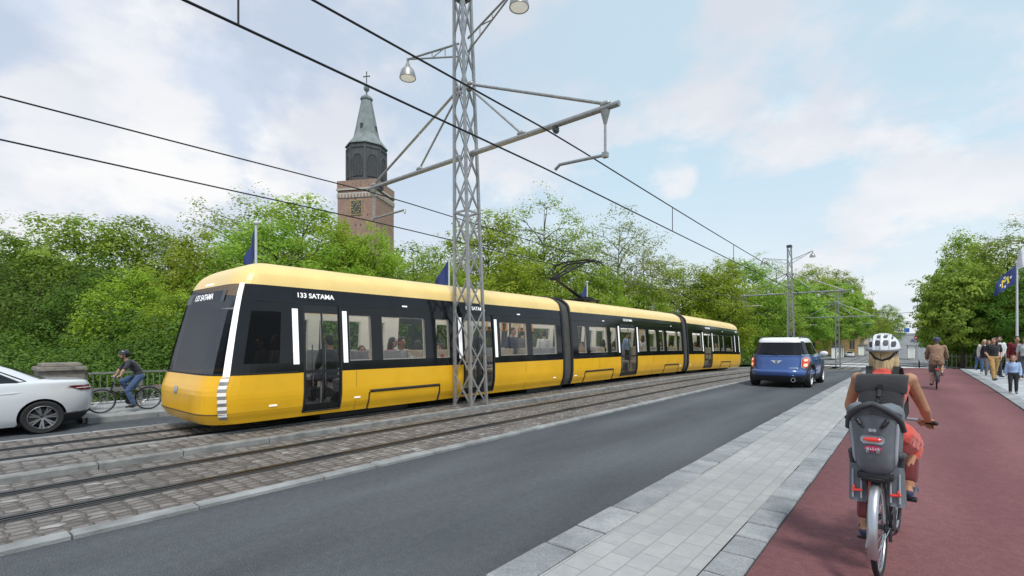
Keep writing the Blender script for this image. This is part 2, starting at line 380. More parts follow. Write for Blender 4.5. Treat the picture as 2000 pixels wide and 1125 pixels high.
strip('tram_track_bed', (-8.1, -5.55), -14, 84, .015, M['cobble'])
strip('tram_track_bed', (-11.45, -9.12), -14, 84, .015, M['cobble'], thick=.14)
strip('track_island', (-9.1, -8.2), -14, 74, .075, M['cobble'])
strip('far_road', (-14.9, -11.5), -14, 84, -.10, M['asphalt_far'])
strip('pavement', (-17.1, -13.75), 2.15, 84, .02, M['paver'], thick=.14)
strip('pavement', (-17.1, -14.65), -14, 2.15, .02, M['paver'], thick=.14)
strip('pavement', (-2.0, -1.16), -6, 80, .030, M['paver'])
strip('cycle_path', lambda y: (-.90 - .9*sstep((y-60)/24), 1.97 + .12*sstep((y-12)/14) + 2.2*sstep((y-34)/45)), -6, 85, .024, M['red'])
strip('pavement', lambda y: (2.30 + .12*sstep((y-12)/14) + 2.2*sstep((y-34)/45), 8.1 + 2.2*sstep((y-34)/45)), -6, 78, .034, M['slab'])
strip('street', (-60, 45), 84, 112, .012, M['street'])
strip('street', (-17, 8), 112, 700, .012, M['street'])
# kerbs and rows of slabs
stones('kerb', -5.57, -5.41, -14, 80, .045, .7, 1.7, M['kerb'], rg, gap=.014, jit=.012)
stones('kerb', -8.20, -8.03, -14, 74, .10, .9, 1.9, M['kerb_old'], rg, top=.12, gap=.014, jit=.01)
stones('kerb', -9.24, -9.10, -14, 74, .085, .8, 1.8, M['kerb_old'], rg, gap=.014)
stones('kerb', -11.56, -11.44, -14, 80, .022, .8, 1.8, M['kerb'], rg, gap=.012)
stones('kerb', -13.76, -13.56, 2.2, 80, .026, .9, 1.6, M['kerb'], rg, top=.1, gap=.014)
stones('kerb', -14.66, -14.5, -14, 2.2, .026, .9, 1.6, M['kerb'], rg, top=.1)
strip('kerb_bed', (-2.28, -1.985), -6, 80, .024, M['rail_bed'])
stones('kerb', -2.30, -1.99, -6, 80, .045, .42, .78, M['slab_big'], rg, gap=.030, jit=.008, bev=.010)
strip('kerb_bed', (-1.175, -.895), -6, 60, .019, M['rail_bed'])
stones('kerb', -1.17, -.90, -6, 60, .040, .34, .52, M['slab_big'], rg, gap=.030, jit=.006, bev=.010)
def kerb_right():
    b = MB(); y = -6.0
    while y < 78:
        L = rg.uniform(.6, 1.1)
        f = lambda yy: 1.99 + .12*sstep((yy-12)/14) + 2.2*sstep((yy-34)/45)
        q = [(f(y)+.005, y+.006), (f(y)+.30, y+.006), (f(y+L)+.30, y+L-.006), (f(y+L)+.005, y+L-.006)]
        t = [(a, c, zg(a, c)+.05) for a, c in q]; u = [(a, c, zg(a, c)-.08) for a, c in q]
        b.add(t+u, [(0,1,2,3)]+[(4+i,4+(i+1)%4,(i+1)%4,i) for i in range(4)]); y += L
    tag(b.build('kerb', M['slab_big']), kind='structure')
kerb_right()
# rails: grooved tram rails lying flush in the setts
def rail(x):
    b = MB()
    for y0, y1 in zip(yspan(-14, 160)[:-1], yspan(-14, 160)[1:]):
        for dx, w, dz in ((-.038, .055, .030), (.036, .03, .026)):
            z0, z1 = zg(x,y0), zg(x,y1)
            P = []
            for (yy, zz) in ((y0,z0),(y1,z1)):
                P += [(x+dx-w/2,yy,zz+dz-.05),(x+dx-w/2,yy,zz+dz),(x+dx+w/2,yy,zz+dz),(x+dx+w/2,yy,zz+dz-.05)]
            b.add(P, [(0,1,5,4),(1,2,6,5),(2,3,7,6)])
    tag(b.build('tram_rail', M['rail'], smooth=30), kind='structure')
    g = strip('rail_bed', (x-.12, x+.12), -14, 84, .0195, M['rail_bed'])
for x in (-6.44, -7.52, -9.72, -10.62): rail(x)
# painted lines at the crossing
def paint(name, x0, x1, y0, y1, dz):
    strip(name, (x0, x1), y0, y1, dz, M['white_paint'])
paint('crossing_line', -.4, 3.2, 46, 47.6, .034)
paint('crossing_line', -16, 14, 87, 90.5, .03)
paint('crossing_line', -16, -1.2, 97, 100, .03)
# raised tram-stop platform across the junction
strip('stop_platform', (-13.6, -9.2), 91, 150, .16, M['street'], thick=.18)
strip('stop_platform', (-2.6, 1.4), 94, 140, .12, M['street'], thick=.14)

# -------- street furniture along the far parapet
FX = -15.1
def fence(y0, y1):
    t = thing('railing', 'long grey bridge railing with upright bars behind the cyclist in jeans', 'railing', (FX, y0, zg(FX,y0)))
    b = MB(); m = MB(); lo_ = MB(); bars = []; L = y1 - y0; zb = lambda y: zg(FX, y0+y) - zg(FX, y0)
    n = int(L/1.05); seg = L/n
    up = MB(); pk = MB()
    for i in range(n+1):
        y = i*seg
        if i < n:
            m.bar((0,y,.90+zb(y)), (0,y+seg,.90+zb(y+seg)), .05, .04); lo_.bar((0,y,.16+zb(y)), (0,y+seg,.16+zb(y+seg)), .04, .03)
            b.bar((.10,y,.50+zb(y)), (.10,y+seg,.50+zb(y+seg)), .05, .10)
            for k in range(1, 8):
                yy = y + seg*k/8
                if i < 9:
                    if not bars:
                        q = MB(); q.bar((0,0,.18), (0,0,.88), .016, .016); bars.append(q.build('baluster', M['steel'], t))
                    else:
                        bars.append(bars[0].copy()); COL.objects.link(bars[-1]); bars[-1].parent = t
                    bars[-1].location = (0, yy, zb(yy))
                else: pk.bar((0,yy,.18+zb(yy)), (0,yy,.88+zb(yy)), .016, .016)
    m.build('top_rail', M['steel'], t); lo_.build('bottom_rail', M['steel'], t); b.build('guard_rail', M['steel'], t); o = pk.build('baluster_row', M['steel'], t); tag(o, kind='stuff')
    for i in range(n+1):
        q = MB(); y = i*seg; q.box((0,y,.44+zb(y)), (.05,.07,.94)); q.box((.05,y,.5+zb(y)), (.09,.06,.05)); q.build('post', M['steel'], t)
fence(2.42, 46)
t = thing('stone_pillar', 'weathered stone parapet pillar between the white car and the railing', 'pillar', (FX-.1, 1.98, zg(FX,1.5)))
b = MB(); b.box((0,0,.5), (.8,.78,1.0)); b.build('shaft', M['concrete'], t, bevel=.02)
b = MB(); b.box((0,0,1.045), (.9,.86,.09), taper=.97); b.box((0,0,1.13), (.7,.7,.08), taper=.95); b.build('cap', M['concrete'], t, bevel=.02)
t = thing('railing', 'grey railing running on behind the white car, left of the stone pillar', 'railing', (FX, -8.55, zg(FX,-9)))
for nm, x_, z_, w_ in (('top_rail',0,.9,.05),('guard_rail',.1,.5,.09),('bottom_rail',0,.16,.035)): b = MB(); b.bar((x_,0,z_),(x_,10,z_),.05,w_); b.build(nm, M['steel'], t)
b = MB()
for k in range(76): b.bar((0,.13*k+.05,.16),(0,.13*k+.05,.9),.016)
tag(b.build('baluster_row', M['steel'], t), kind='stuff')
# ------------------------------------------------------------------ the tram
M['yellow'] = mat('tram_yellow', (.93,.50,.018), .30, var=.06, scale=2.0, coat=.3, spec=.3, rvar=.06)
M['roof_lit'] = mat('tram_yellow_lit_roof', (.93,.66,.24), .38, var=.06, scale=2.0, coat=.3)  # tram yellow paled, putting the roof highlight into its colour
M['band'] = mat('tram_black_glass', (.009,.010,.012), .09, var=.3, scale=2, coat=0, rvar=.05, spec=.38)
M['pane'] = glass('tram_pane', (.60,.62,.62), 1.0)
M['wind'] = glass('windscreen', (.22,.225,.23), .12, body=(.012,.013,.015), bodyfac=.45)
M['doorpane'] = glass('door_pane', (.52,.55,.55), .8)
M['dark_frame'] = mat('door_black', (.014,.015,.017), .3, var=.3, scale=5)
M['bellow'] = mat('bellows_rubber', (.075,.073,.07), .8, var=.2, scale=8)
M['led'] = mat('light_strip_white', (.8,.8,.8), .4, var=.03, emit=(1,1,1), estr=.55)
M['seg'] = mat('lamp_segment_white', (.75,.75,.72), .25, var=.1, emit=(1,.98,.92), estr=.25)
M['cream'] = mat('tram_interior_cream', (.72,.69,.61), .6, var=.05, emit=(1,.96,.86), estr=.05)  # walls glow faintly though no lamp, lifting the interior
M['ceil'] = mat('tram_ceiling', (.85,.85,.83), .6, var=.03, emit=(1,.98,.94), estr=1.5)  # whole ceiling glows, standing in for the interior lights
M['seat'] = mat('seat_wood', (.55,.47,.36), .6, var=.15)
M['seat2'] = mat('seat_cloth', (.33,.33,.35), .8, var=.15)
M['floor_t'] = mat('tram_floor', (.10,.10,.11), .7)
M['strap'] = mat('strap_orange', (.70,.30,.05), .5)
XC = -10.17
ZK = [.25,.33,.45,.75,1.08,1.27,2.2,2.38,2.67,2.87,3.0,3.1,3.16,3.18]
HK = [1.28,1.31,1.36,1.40,1.40,1.395,1.33,1.315,1.27,1.21,1.07,.88,.55,0]
TK = [2.98,2.92,2.87,2.87,2.97,3.01,3.24,3.29,3.39,3.50,3.65,3.86,4.06,4.25]
def pchip(x, xs, ys):
    n = len(xs); x = clamp(x, xs[0], xs[-1]); i = max(k for k in range(n-1) if xs[k] <= x)
    d = [(ys[k+1]-ys[k])/(xs[k+1]-xs[k]) for k in range(n-1)]
    def m(k):
        if k == 0: return d[0]
        if k == n-1: return d[-1]
        return 0 if d[k-1]*d[k] <= 0 else 2*d[k-1]*d[k]/(d[k-1]+d[k])
    h = xs[i+1]-xs[i]; t = (x-xs[i])/h
    return (1+2*t)*(1-t)**2*ys[i] + t*(1-t)**2*h*m(i) + t*t*(3-2*t)*ys[i+1] + t*t*(t-1)*h*m(i+1)
ZS = [.25,.275,.30,.33,.39,.45,.52,.60,.68,.75,.83,.91,1.0,1.08,1.27,1.5,1.73,1.96,2.2,2.38,2.52,2.67,2.74,2.81,2.87,2.92,2.96,3.0,3.04,3.07,3.1,3.125,3.145,3.16,3.172,3.18]
hwz = lambda z: pchip(z, ZK, HK)
tipz = lambda z: pchip(z, ZK, TK)
HW = [hwz(z) for z in ZS]; TIP = [tipz(z) for z in ZS]
tz = lambda y: zg(-10.0, y)
tram = thing('tram', 'long yellow and black three-section tram passing on the far track', 'tram', (XC, 2.8, 0))
TO = Vector((XC, 2.8, 0))
def TP(x, y, z): return (x, y - 2.8, z + tz(y))          # x measured from the tram's middle
def side(y, z, s=1, off=0.0): return TP(s*(hwz(z)+off), y, z)
def sec(s): return 1 if s > 0 else -1
def zm(i): return (ZS[i]+ZS[i+1])/2
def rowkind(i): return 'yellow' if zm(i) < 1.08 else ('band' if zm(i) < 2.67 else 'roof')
def iswin(i): return 1.27 < zm(i) < 2.2
def nosept(psi, i=None, z=None, off=0.0, flip=False):
    n = 6.5; c, s = math.cos(psi), math.sin(psi)
    r = 1/((abs(c)**n + abs(s)**n)**(1/n))
    h = HW[i] if i is not None else hwz(z); tip = TIP[i] if i is not None else tipz(z); zz = ZS[i] if i is not None else z
    d = 4.4 - tip; x = r*c*(h+off); y = 4.4 - r*s*(d+off)
    if flip: y = 34.75 - (y - 2.76) * .8; 
    return TP(x, y, zz)

class Grid: pass
def tram_section(spans, y_nose=None, name='car_body'):
    """spans: (y0, y1, kind) along the section, kind solid / win / door"""
    parts = {'yellow': MB(), 'band': MB(), 'roof': MB()}
    liner = MB()
    NZ = len(ZS)
    for (y0, y1, kind) in spans:
        n = max(1, int((y1-y0)/1.2))
        for k in range(n):
            a, b_ = lerp(y0,y1,k/n), lerp(y0,y1,(k+1)/n)
            for s in (1, -1):
                for i in range(NZ-1):
                    if kind == 'win' and iswin(i): continue
                    if kind == 'door' and .33 < zm(i) < 2.38: continue
                    z0, z1 = ZS[i], ZS[i+1]
                    P = [TP(s*HW[i],a,z0),TP(s*HW[i],b_,z0),TP(s*HW[i+1],b_,z1),TP(s*HW[i+1],a,z1)]
                    parts[rowkind(i)].add(P, [(0,1,2,3)])
                for i in [q for q in range(NZ-1) if .45 < zm(q) < 2.38]:
                    if kind == 'win' and iswin(i): continue
                    if kind == 'door': continue
                    h0, h1 = HW[i]-.07, HW[i+1]-.07
                    liner.add([TP(s*h0,a,ZS[i]),TP(s*h0,b_,ZS[i]),TP(s*h1,b_,ZS[i+1]),TP(s*h1,a,ZS[i+1])], [(0,1,2,3)])
        if kind == 'win':
            for s in (1, -1):
                q = MB(); q.loft([[side(y0,z,s,-.012),side(y1,z,s,-.012)] for z in (1.27,1.5,1.73,1.96,2.2)], 0, False, False, False)
                w = q.build('window_pane', M['pane'], tram, smooth=60, fix=False)
                f = MB()
                for a, b_ in (((y0,1.27),(y1,1.27)),((y1,1.27),(y1,2.2)),((y1,2.2),(y0,2.2)),((y0,2.2),(y0,1.27))):
                    f.bar(side(a[0],a[1],s,-.035), side(b_[0],b_[1],s,-.035), .045, .03)
                f.build('window_frame', M['cream'], w)
        if kind == 'door':
            for s in (1, -1): door(y0, y1, s)
    return parts, liner
def door(y0, y1, s):
    w = y1 - y0; ym = (y0+y1)/2
    d = MB(); p = MB()
    zz = [q for q in ZS if .33 <= q <= 2.38]
    def quadrow(a, b_, z0, z1, off, mb):
        mb.add([side(a,z0,s,off),side(b_,z0,s,off),side(b_,z1,s,off),side(a,z1,s,off)], [(0,1,2,3)])
    e = .06*w
    for i in range(len(zz)-1):
        for a, b_ in ((y0,y0+e),(ym-e/2,ym+e/2),(y1-e,y1)): quadrow(a, b_, zz[i], zz[i+1], -.02, d)
    quadrow(y0, y1, 2.2, 2.38, -.018, d); quadrow(y0, y1, .33, .47, -.017, d); quadrow(y0, y1, 1.06, 1.12, -.016, d)
    o = d.build('door', M['dark_frame'], tram, fix=False)
    for a, b_ in ((y0+e, ym-e/2), (ym+e/2, y1-e)):
        q = MB()
        for i in range(len(zz)-2): quadrow(a, b_, zz[i], zz[i+1], -.03, q)
        q.build('door_pane', M['doorpane'], o, smooth=60, fix=False)
    r = MB()
    for yy in (y0, y1): r.tube([side(yy,z,s,.0) for z in [q for q in ZS if .33 <= q <= 2.38]], .018, 6)
    r.tube([side(y0,.33,s,0), side(y1,.33,s,0)], .016, 6)
    r.build('door_seal', M['rubber'], o, smooth=50)
    if s > 0:
        for yy in (ym - w*.24, ym + w*.1):
            h = MB(); h.tube([side(yy,.8,s,-.06), side(yy,1.6,s,-.06)], .014, 6); h.build('grab_rail', M['alu'], o, smooth=60)

S1 = [(4.4,4.52,'solid'),(4.52,5.28,'door'),(5.28,5.48,'solid'),(5.48,5.99,'win'),(5.99,6.27,'solid'),(6.27,7.45,'win'),(7.45,7.80,'solid'),(7.80,8.22,'win'),(8.22,8.70,'solid'),(8.70,9.86,'door'),(9.86,10.14,'solid'),(10.14,11.34,'win'),(11.34,11.6,'solid'),(11.6,12.88,'win'),(12.88,13.25,'solid')]
S2 = [(13.75,14.18,'solid'),(14.18,14.72,'win'),(14.72,14.96,'solid'),(14.96,16.23,'win'),(16.23,16.5,'solid'),(16.5,17.0,'win'),(17.0,17.3,'solid'),(17.3,18.72,'door'),(18.72,18.95,'solid'),(18.95,19.65,'win'),(19.65,19.96,'solid'),(19.96,20.72,'win'),(20.72,21.06,'solid'),(21.06,21.58,'win'),(21.58,21.88,'solid'),(21.88,23.12,'win'),(23.12,23.3,'solid'),(23.3,23.75,'win'),(23.75,23.96,'solid')]
S3 = [(24.55,25.34,'solid'),(25.34,26.67,'win'),(26.67,27.05,'solid'),(27.05,28.42,'door'),(28.42,28.75,'solid'),(28.75,29.8,'win'),(29.8,30.1,'solid'),(30.1,30.7,'win'),(30.7,31.0,'solid'),(31.0,32.5,'win'),(32.5,33.0,'solid'),(33.0,33.44,'solid')]
tot = {'yellow': MB(), 'band': MB(), 'roof': MB()}; lin = MB()
for S in (S1, S2, S3):
    p, l = tram_section(S)
    for k in tot: tot[k].add(p[k].v, p[k].f)
    lin.add(l.v, l.f)
# front nose and rear end
for flip in (False, True):
    K = 52; wind = MB(); NZ = len(ZS)
    for i in range(NZ-1):
        for k in range(K):
            a, b_ = PI*k/K, PI*(k+1)/K
            P = [nosept(a,i,None,0,flip),nosept(b_,i,None,0,flip),nosept(b_,i+1,None,0,flip),nosept(a,i+1,None,0,flip)]
            deg = 180*(k+.5)/K
            kd = rowkind(i)
            if kd == 'band':
                front = 40 < deg < 140
                cab = iswin(i) and (14 < deg < 34 or 146 < deg < 166)
                if front or cab: wind.add(P, [(0,1,2,3)]); continue
            tot[kd].add(P, [(0,1,2,3)])
    o = wind.build('windscreen', M['wind'], tram, smooth=60, fix=False)
    for sgn in (1, -1):
        q = MB(); rows = []
        for z in (1.06,1.4,1.8,2.2,2.5,2.68):
            w = .028
            base = R(41.3 + (z-1.06)*1.3)
            rows.append([nosept((base-w if sgn > 0 else PI-base+w), None, z, .012, flip), nosept((base+w if sgn > 0 else PI-base-w), None, z, .012, flip)])
        q.loft(rows, 0, False, False, False); q.build('light_strip', M['led'], tram, smooth=60, fix=False)
        bk = MB(); sg = MB()
        for j in range(6):
            z1 = 1.04 - j*.118; base = R(41.6 - j*.25)
            for (zz0, zz1, mbx) in ((z1-.058, z1, sg), (z1-.112, z1-.058, bk)):
                ps = [(base-.032, zz0),(base+.034, zz0),(base+.034, zz1),(base-.032, zz1)]
                mbx.add([nosept(p if sgn > 0 else PI-p, None, z, .008, flip) for p, z in ps], [(0,1,2,3)])
        hl = sg.build('headlamp', M['seg'], tram, fix=False); bk.build('lamp_housing', M['steel'], hl, fix=False)
    # seam of the bonnet and a small maker's badge on the bumper
    q = MB(); q.tube([nosept(R(d), None, .43, .002, flip) for d in range(38, 143, 4)], .007, 5); q.build('bonnet_seam', M['rubber'], tram)
    q = MB(); q.tube([nosept(R(d), None, 1.10, .0, flip) for d in range(0, 181, 4)], .012, 5); q.build('window_seal', M['rubber'], tram)
    if not flip:
        q = MB(); q.add([nosept(R(d), None, z, .01) for d, z in ((96,.74),(89,.74),(89,.86),(96,.86))], [(0,1,2,3)]); q.build('badge', M['chrome'], tram, fix=False)
        q = MB(); q.add([nosept(R(d), None, z, .012) for d, z in ((124,2.37),(54,2.37),(54,2.57),(124,2.57))], [(0,1,2,3)]); q.build('destination_display', M['band'], tram, fix=False)
        q = MB(); q.add([nosept(R(d), None, z, .006) for d, z in ((100,2.705),(82,2.705),(82,2.74),(100,2.74))], [(0,1,2,3)]); q.build('marker_light', M['led'], tram, fix=False)
tot['yellow'].build('side_panels', M['yellow'], tram, smooth=40)
tot['band'].build('window_band', M['band'], tram, smooth=30)
tot['roof'].build('roof', M['roof_lit'], tram, smooth=50)
lin.build('interior_wall', M['cream'], tram, fix=False)
b = MB(); c = MB()
for y0, y1 in ((3.4,13.25),(13.25,13.75),(13.75,23.96),(23.96,24.55),(24.55,34.2)):
    b.add([TP(-1.3,y0,.36),TP(1.3,y0,.36),TP(1.3,y1,.36),TP(-1.3,y1,.36)], [(0,1,2,3)])
    c.add([TP(-1.22,y0+.6,2.36),TP(1.22,y0+.6,2.36),TP(1.22,y1,2.36),TP(-1.22,y1,2.36)], [(0,1,2,3)])
b.build('floor', M['floor_t'], tram); c.build('ceiling', M['ceil'], tram)
b = MB(); b.add([TP(-1.25,4.3,.4),TP(1.25,4.3,.4),TP(1.2,4.3,2.36),TP(-1.2,4.3,2.36)], [(0,1,2,3)])
b.box(TP(.55,3.55,.85), (1.3,.5,.5)); b.build('cab_wall', M['dark_frame'], tram)
b = MB(); b.box(TP(0,12.2,.21), (2.3,1.2,.2))
for y in (5.6,12.2,15.2,22.6,26.0,31.4): b.box(TP(0,y+.6,.20), (1.8,2.2,.22))
b.box(TP(0,18.7,.31), (2.45,31,.06)); b.build('underframe', M['black'], tram)
# wheels
for y in (5.9,7.3,15.0,16.4,21.5,22.9,26.0,27.4,31.4,32.8):
    for s in (1,-1):
        q = MB(); ax = Matrix.Rotation(PI/2, 3, 'Y'); q.lathe([(.02,-.06),(.3,-.06),(.3,.06),(.02,.06)], 20, TP(s*.45,y,.32), ax); q.build('wheel', M['steel_d'], tram, smooth=40)
# bellows between the sections
for y0, y1 in ((13.25,13.75),(23.96,24.55)):
    q = MB(); n = 8
    rings = []
    for k in range(n+1):
        y = lerp(y0,y1,k/n); sc = .955 if k % 2 else .985
        ring = [TP(HW[i]*sc,y,ZS[i]*lerp(sc,1,.5)) for i in range(len(ZS)-1)] + [TP(-HW[i]*sc,y,ZS[i]*lerp(sc,1,.5)) for i in range(len(ZS)-2,-1,-1)]
        rings.append(ring)
    q.loft(rings, 0, False, False, False); q.build('bellows', M['bellow'], tram, smooth=20)
    for y in (y0, y1):
        q = MB(); q.tube([TP(HW[i]*1.004,y,ZS[i]) for i in range(len(ZS))] + [TP(-HW[i]*1.004,y,ZS[i]) for i in range(len(ZS)-2,-1,-1)], .045, 6); q.build('gangway_frame', M['black'], tram, smooth=50)
# lit strips beside the doors, displays, marker lamps, skirt panels, seams
def sidepatch(name, y0, y1, z0, z1, m, off=.008, parent=None, s=1):
    q = MB(); q.add([side(y0,z0,s,off),side(y1,z0,s,off),side(y1,z1,s,off),side(y0,z1,s,off)], [(0,1,2,3)])
    return q.build(name, m, parent or tram, fix=False)
for y0, y1 in ((4.31,4.42),(5.33,5.43),(8.54,8.66),(9.90,10.01),(17.1,17.21),(18.76,18.87),(26.82,26.94),(28.46,28.58),(32.95,33.05),(33.9,34.0)):
    sidepatch('light_strip', y0, y1, 1.24, 2.27, M['led'])
def display(y0, y1, txt, size):
    d = sidepatch('destination_display', y0-.05, y1+.05, 2.44, 2.61, M['band'], .006)
    cu = bpy.data.curves.new('lettering', 'FONT'); cu.body = txt; cu.size = size; cu.align_x = 'CENTER'; cu.align_y = 'CENTER'; cu.offset = .003; cu.extrude = .001
    o = bpy.data.objects.new('lettering', cu); COL.objects.link(o); dg = bpy.context.evaluated_depsgraph_get(); dg.update()
    me = bpy.data.meshes.new_from_object(o.evaluated_get(dg)); bpy.data.objects.remove(o)
    w = max(v.co.x for v in me.vertices) - min(v.co.x for v in me.vertices); k = (y1-y0)/w
    ym = (y0+y1)/2
    for v in me.vertices:
        x, y = v.co.x*k, v.co.y
        zz = 2.525 + y; v.co = side(ym + x, zz, 1, .011)
    me.name = 'lettering'; link('lettering', me, M['led'], d)
display(4.42, 5.16, '133 SATAMA', .125)
display(8.84, 9.56, '133 SATAMA', .125)
display(17.6, 18.4, '133 SATAMA', .125)
display(27.4, 28.2, '133 SATAMA', .125)
display(33.2, 33.6, '133', .125)
cu = bpy.data.curves.new('lettering', 'FONT'); cu.body = '133 SATAMA'; cu.size = .155; cu.align_x = 'CENTER'; cu.align_y = 'CENTER'; cu.offset = .003
o = bpy.data.objects.new('lettering', cu); COL.objects.link(o); dg = bpy.context.evaluated_depsgraph_get(); dg.update()
me = bpy.data.meshes.new_from_object(o.evaluated_get(dg)); bpy.data.objects.remove(o)
for v in me.vertices: v.co = nosept(R(90 - v.co.x*44), None, 2.47 + v.co.y, .016)
link('lettering', me, M['led'], tram)
for y, z in ((6.9,2.45),(11.0,2.45),(16.0,2.43),(22.5,2.43),(30.5,2.43)): sidepatch('marker_light', y-.07, y+.07, z-.012, z+.018, M['led'])
for y, z in ((3.95,.52),(5.65,.52),(12.75,.52),(14.0,.52),(23.55,.55),(24.95,.55)): sidepatch('marker_light', y-.07, y+.07, z-.016, z+.016, M['led'])
for y0, y1 in ((5.95,7.85),(14.6,16.6),(21.6,23.2),(30.1,31.9)):
    p = MB(); rows = []
    for z in (.25,.29,.33,.39,.45,.52,.60): rows.append([side(y0,z,1,.022), side(y1,z,1,.022)])
    p.loft(rows, 0, False, False, False); o = p.build('skirt_panel', M['yellow'], tram, smooth=40, fix=False)
    q = MB(); q.tube([side(y0,.625,1,.004), side(y1+.02,.625,1,.004), side(y1+.03,.45,1,.004), side(y1+.03,.26,1,.004)], .034, 6); q.tube([side(y0-.02,.25,1,.004), side(y0-.02,.45,1,.004), side(y0-.02,.61,1,.004)], .012, 6)
    q.build('panel_gap', M['rubber'], o)
q = MB()
for y in (5.62,8.45,11.25,15.6,20.3,29.4,31.2): q.tube([side(y,z,1,.0) for z in (.26,.45,.75,1.07)], .004, 4)
for a, b_ in ((3.7,4.4),(5.3,8.7),(9.9,13.2),(13.75,17.2),(18.7,23.9),(24.6,27),(28.4,33.4)): q.tube([side(a,2.385,1,.001), side(b_,2.385,1,.001)], .006, 4)
q.build('panel_seam', M['rubber'], tram)
# seats, poles and straps
for y in [5.75,6.6,7.3,8.05,10.6,11.2,12.0,12.6,14.5,15.3,16.0,16.8,19.3,20.3,21.3,22.2,23.0,25.7,26.4,29.2,30.4,31.5,32.2]:
    for x in (.85,-.85):
        q = MB(); q.box(TP(x,y,.82), (.85,.42,.09)); q.box(TP(x,y+.22,1.15), (.82,.06,.62)); q.box(TP(x,y,.58), (.2,.3,.42)); q.build('seat', M['seat'] if (int(y*10) % 3) else M['seat2'], tram, bevel=.02)
for y in (5.4,6.9,8.5,10.0,11.6,14.9,17.0,18.9,20.8,22.8,26.8,28.6,30.8):
    q = MB(); q.tube([TP(.42,y,.36), TP(.42,y,2.36)], .028, 8); q.build('grab_pole', M['cream'], tram, smooth=60)
for y0, n in ((10.25,5),(11.75,4),(25.5,5)):
    for k in range(n):
        q = MB(); y = y0 + k*.22; q.box(TP(.75,y,2.12), (.03,.05,.26), taper=.5); q.box(TP(.75,y,2.0),(.025,.11,.035)); q.build('hand_strap', M['strap'], tram)
# pantograph on the middle section
p = MB(); px, pz = 0, 3.2
p.box(TP(0,16.6,3.30), (1.0,1.3,.06))
for sx in (-.45,.45):
    for yy in (16.1,17.1): p.lathe([(.05,-.05),(.07,-.02),(.05,.0),(.07,.03),(.05,.06)], 8, TP(sx,yy,3.25))
p.box(TP(0,17.0,3.38), (.35,.5,.14))
pan = p.build('pantograph', M['wire'], tram)
q = MB(); q.tube([TP(0,16.7,3.36), TP(0,14.75,3.98)], [.055,.045], 8); q.tube([TP(.12,16.9,3.3), TP(.1,14.8,3.93)], .018, 6); q.lathe([(.07,-.16),(.07,.16)], 10, TP(0,14.75,3.98), Matrix.Rotation(PI/2,3,'Y')); q.build('lower_arm', M['wire'], pan, smooth=50)
q = MB()
q.tube([TP(.07,14.75,3.98), TP(.28,16.35,4.72)], [.04,.028], 8); q.tube([TP(-.07,14.75,3.98), TP(-.28,16.35,4.72)], [.04,.028], 8); q.tube([TP(.16,15.5,4.32), TP(-.16,15.5,4.32)], .02, 6); q.tube([TP(-.06,14.7,4.05), TP(0,16.3,4.66)], .014, 6)
q.build('upper_arm', M['wire'], pan, smooth=50)
q = MB()
for yy in (16.15, 16.6): q.tube([TP(-1.0,yy,4.58),TP(-.85,yy,4.72),TP(-.55,yy,4.80),TP(.55,yy,4.80),TP(.85,yy,4.72),TP(1.0,yy,4.58)], .034, 6)
for sx in (-.5,.5): q.tube([TP(sx,16.15,4.78), TP(sx,16.6,4.78)], .022, 6); q.tube([TP(sx*.6,16.35,4.72), TP(sx,16.38,4.78)], .022, 6)
q.build('contact_head', M['wire'], pan, smooth=50)
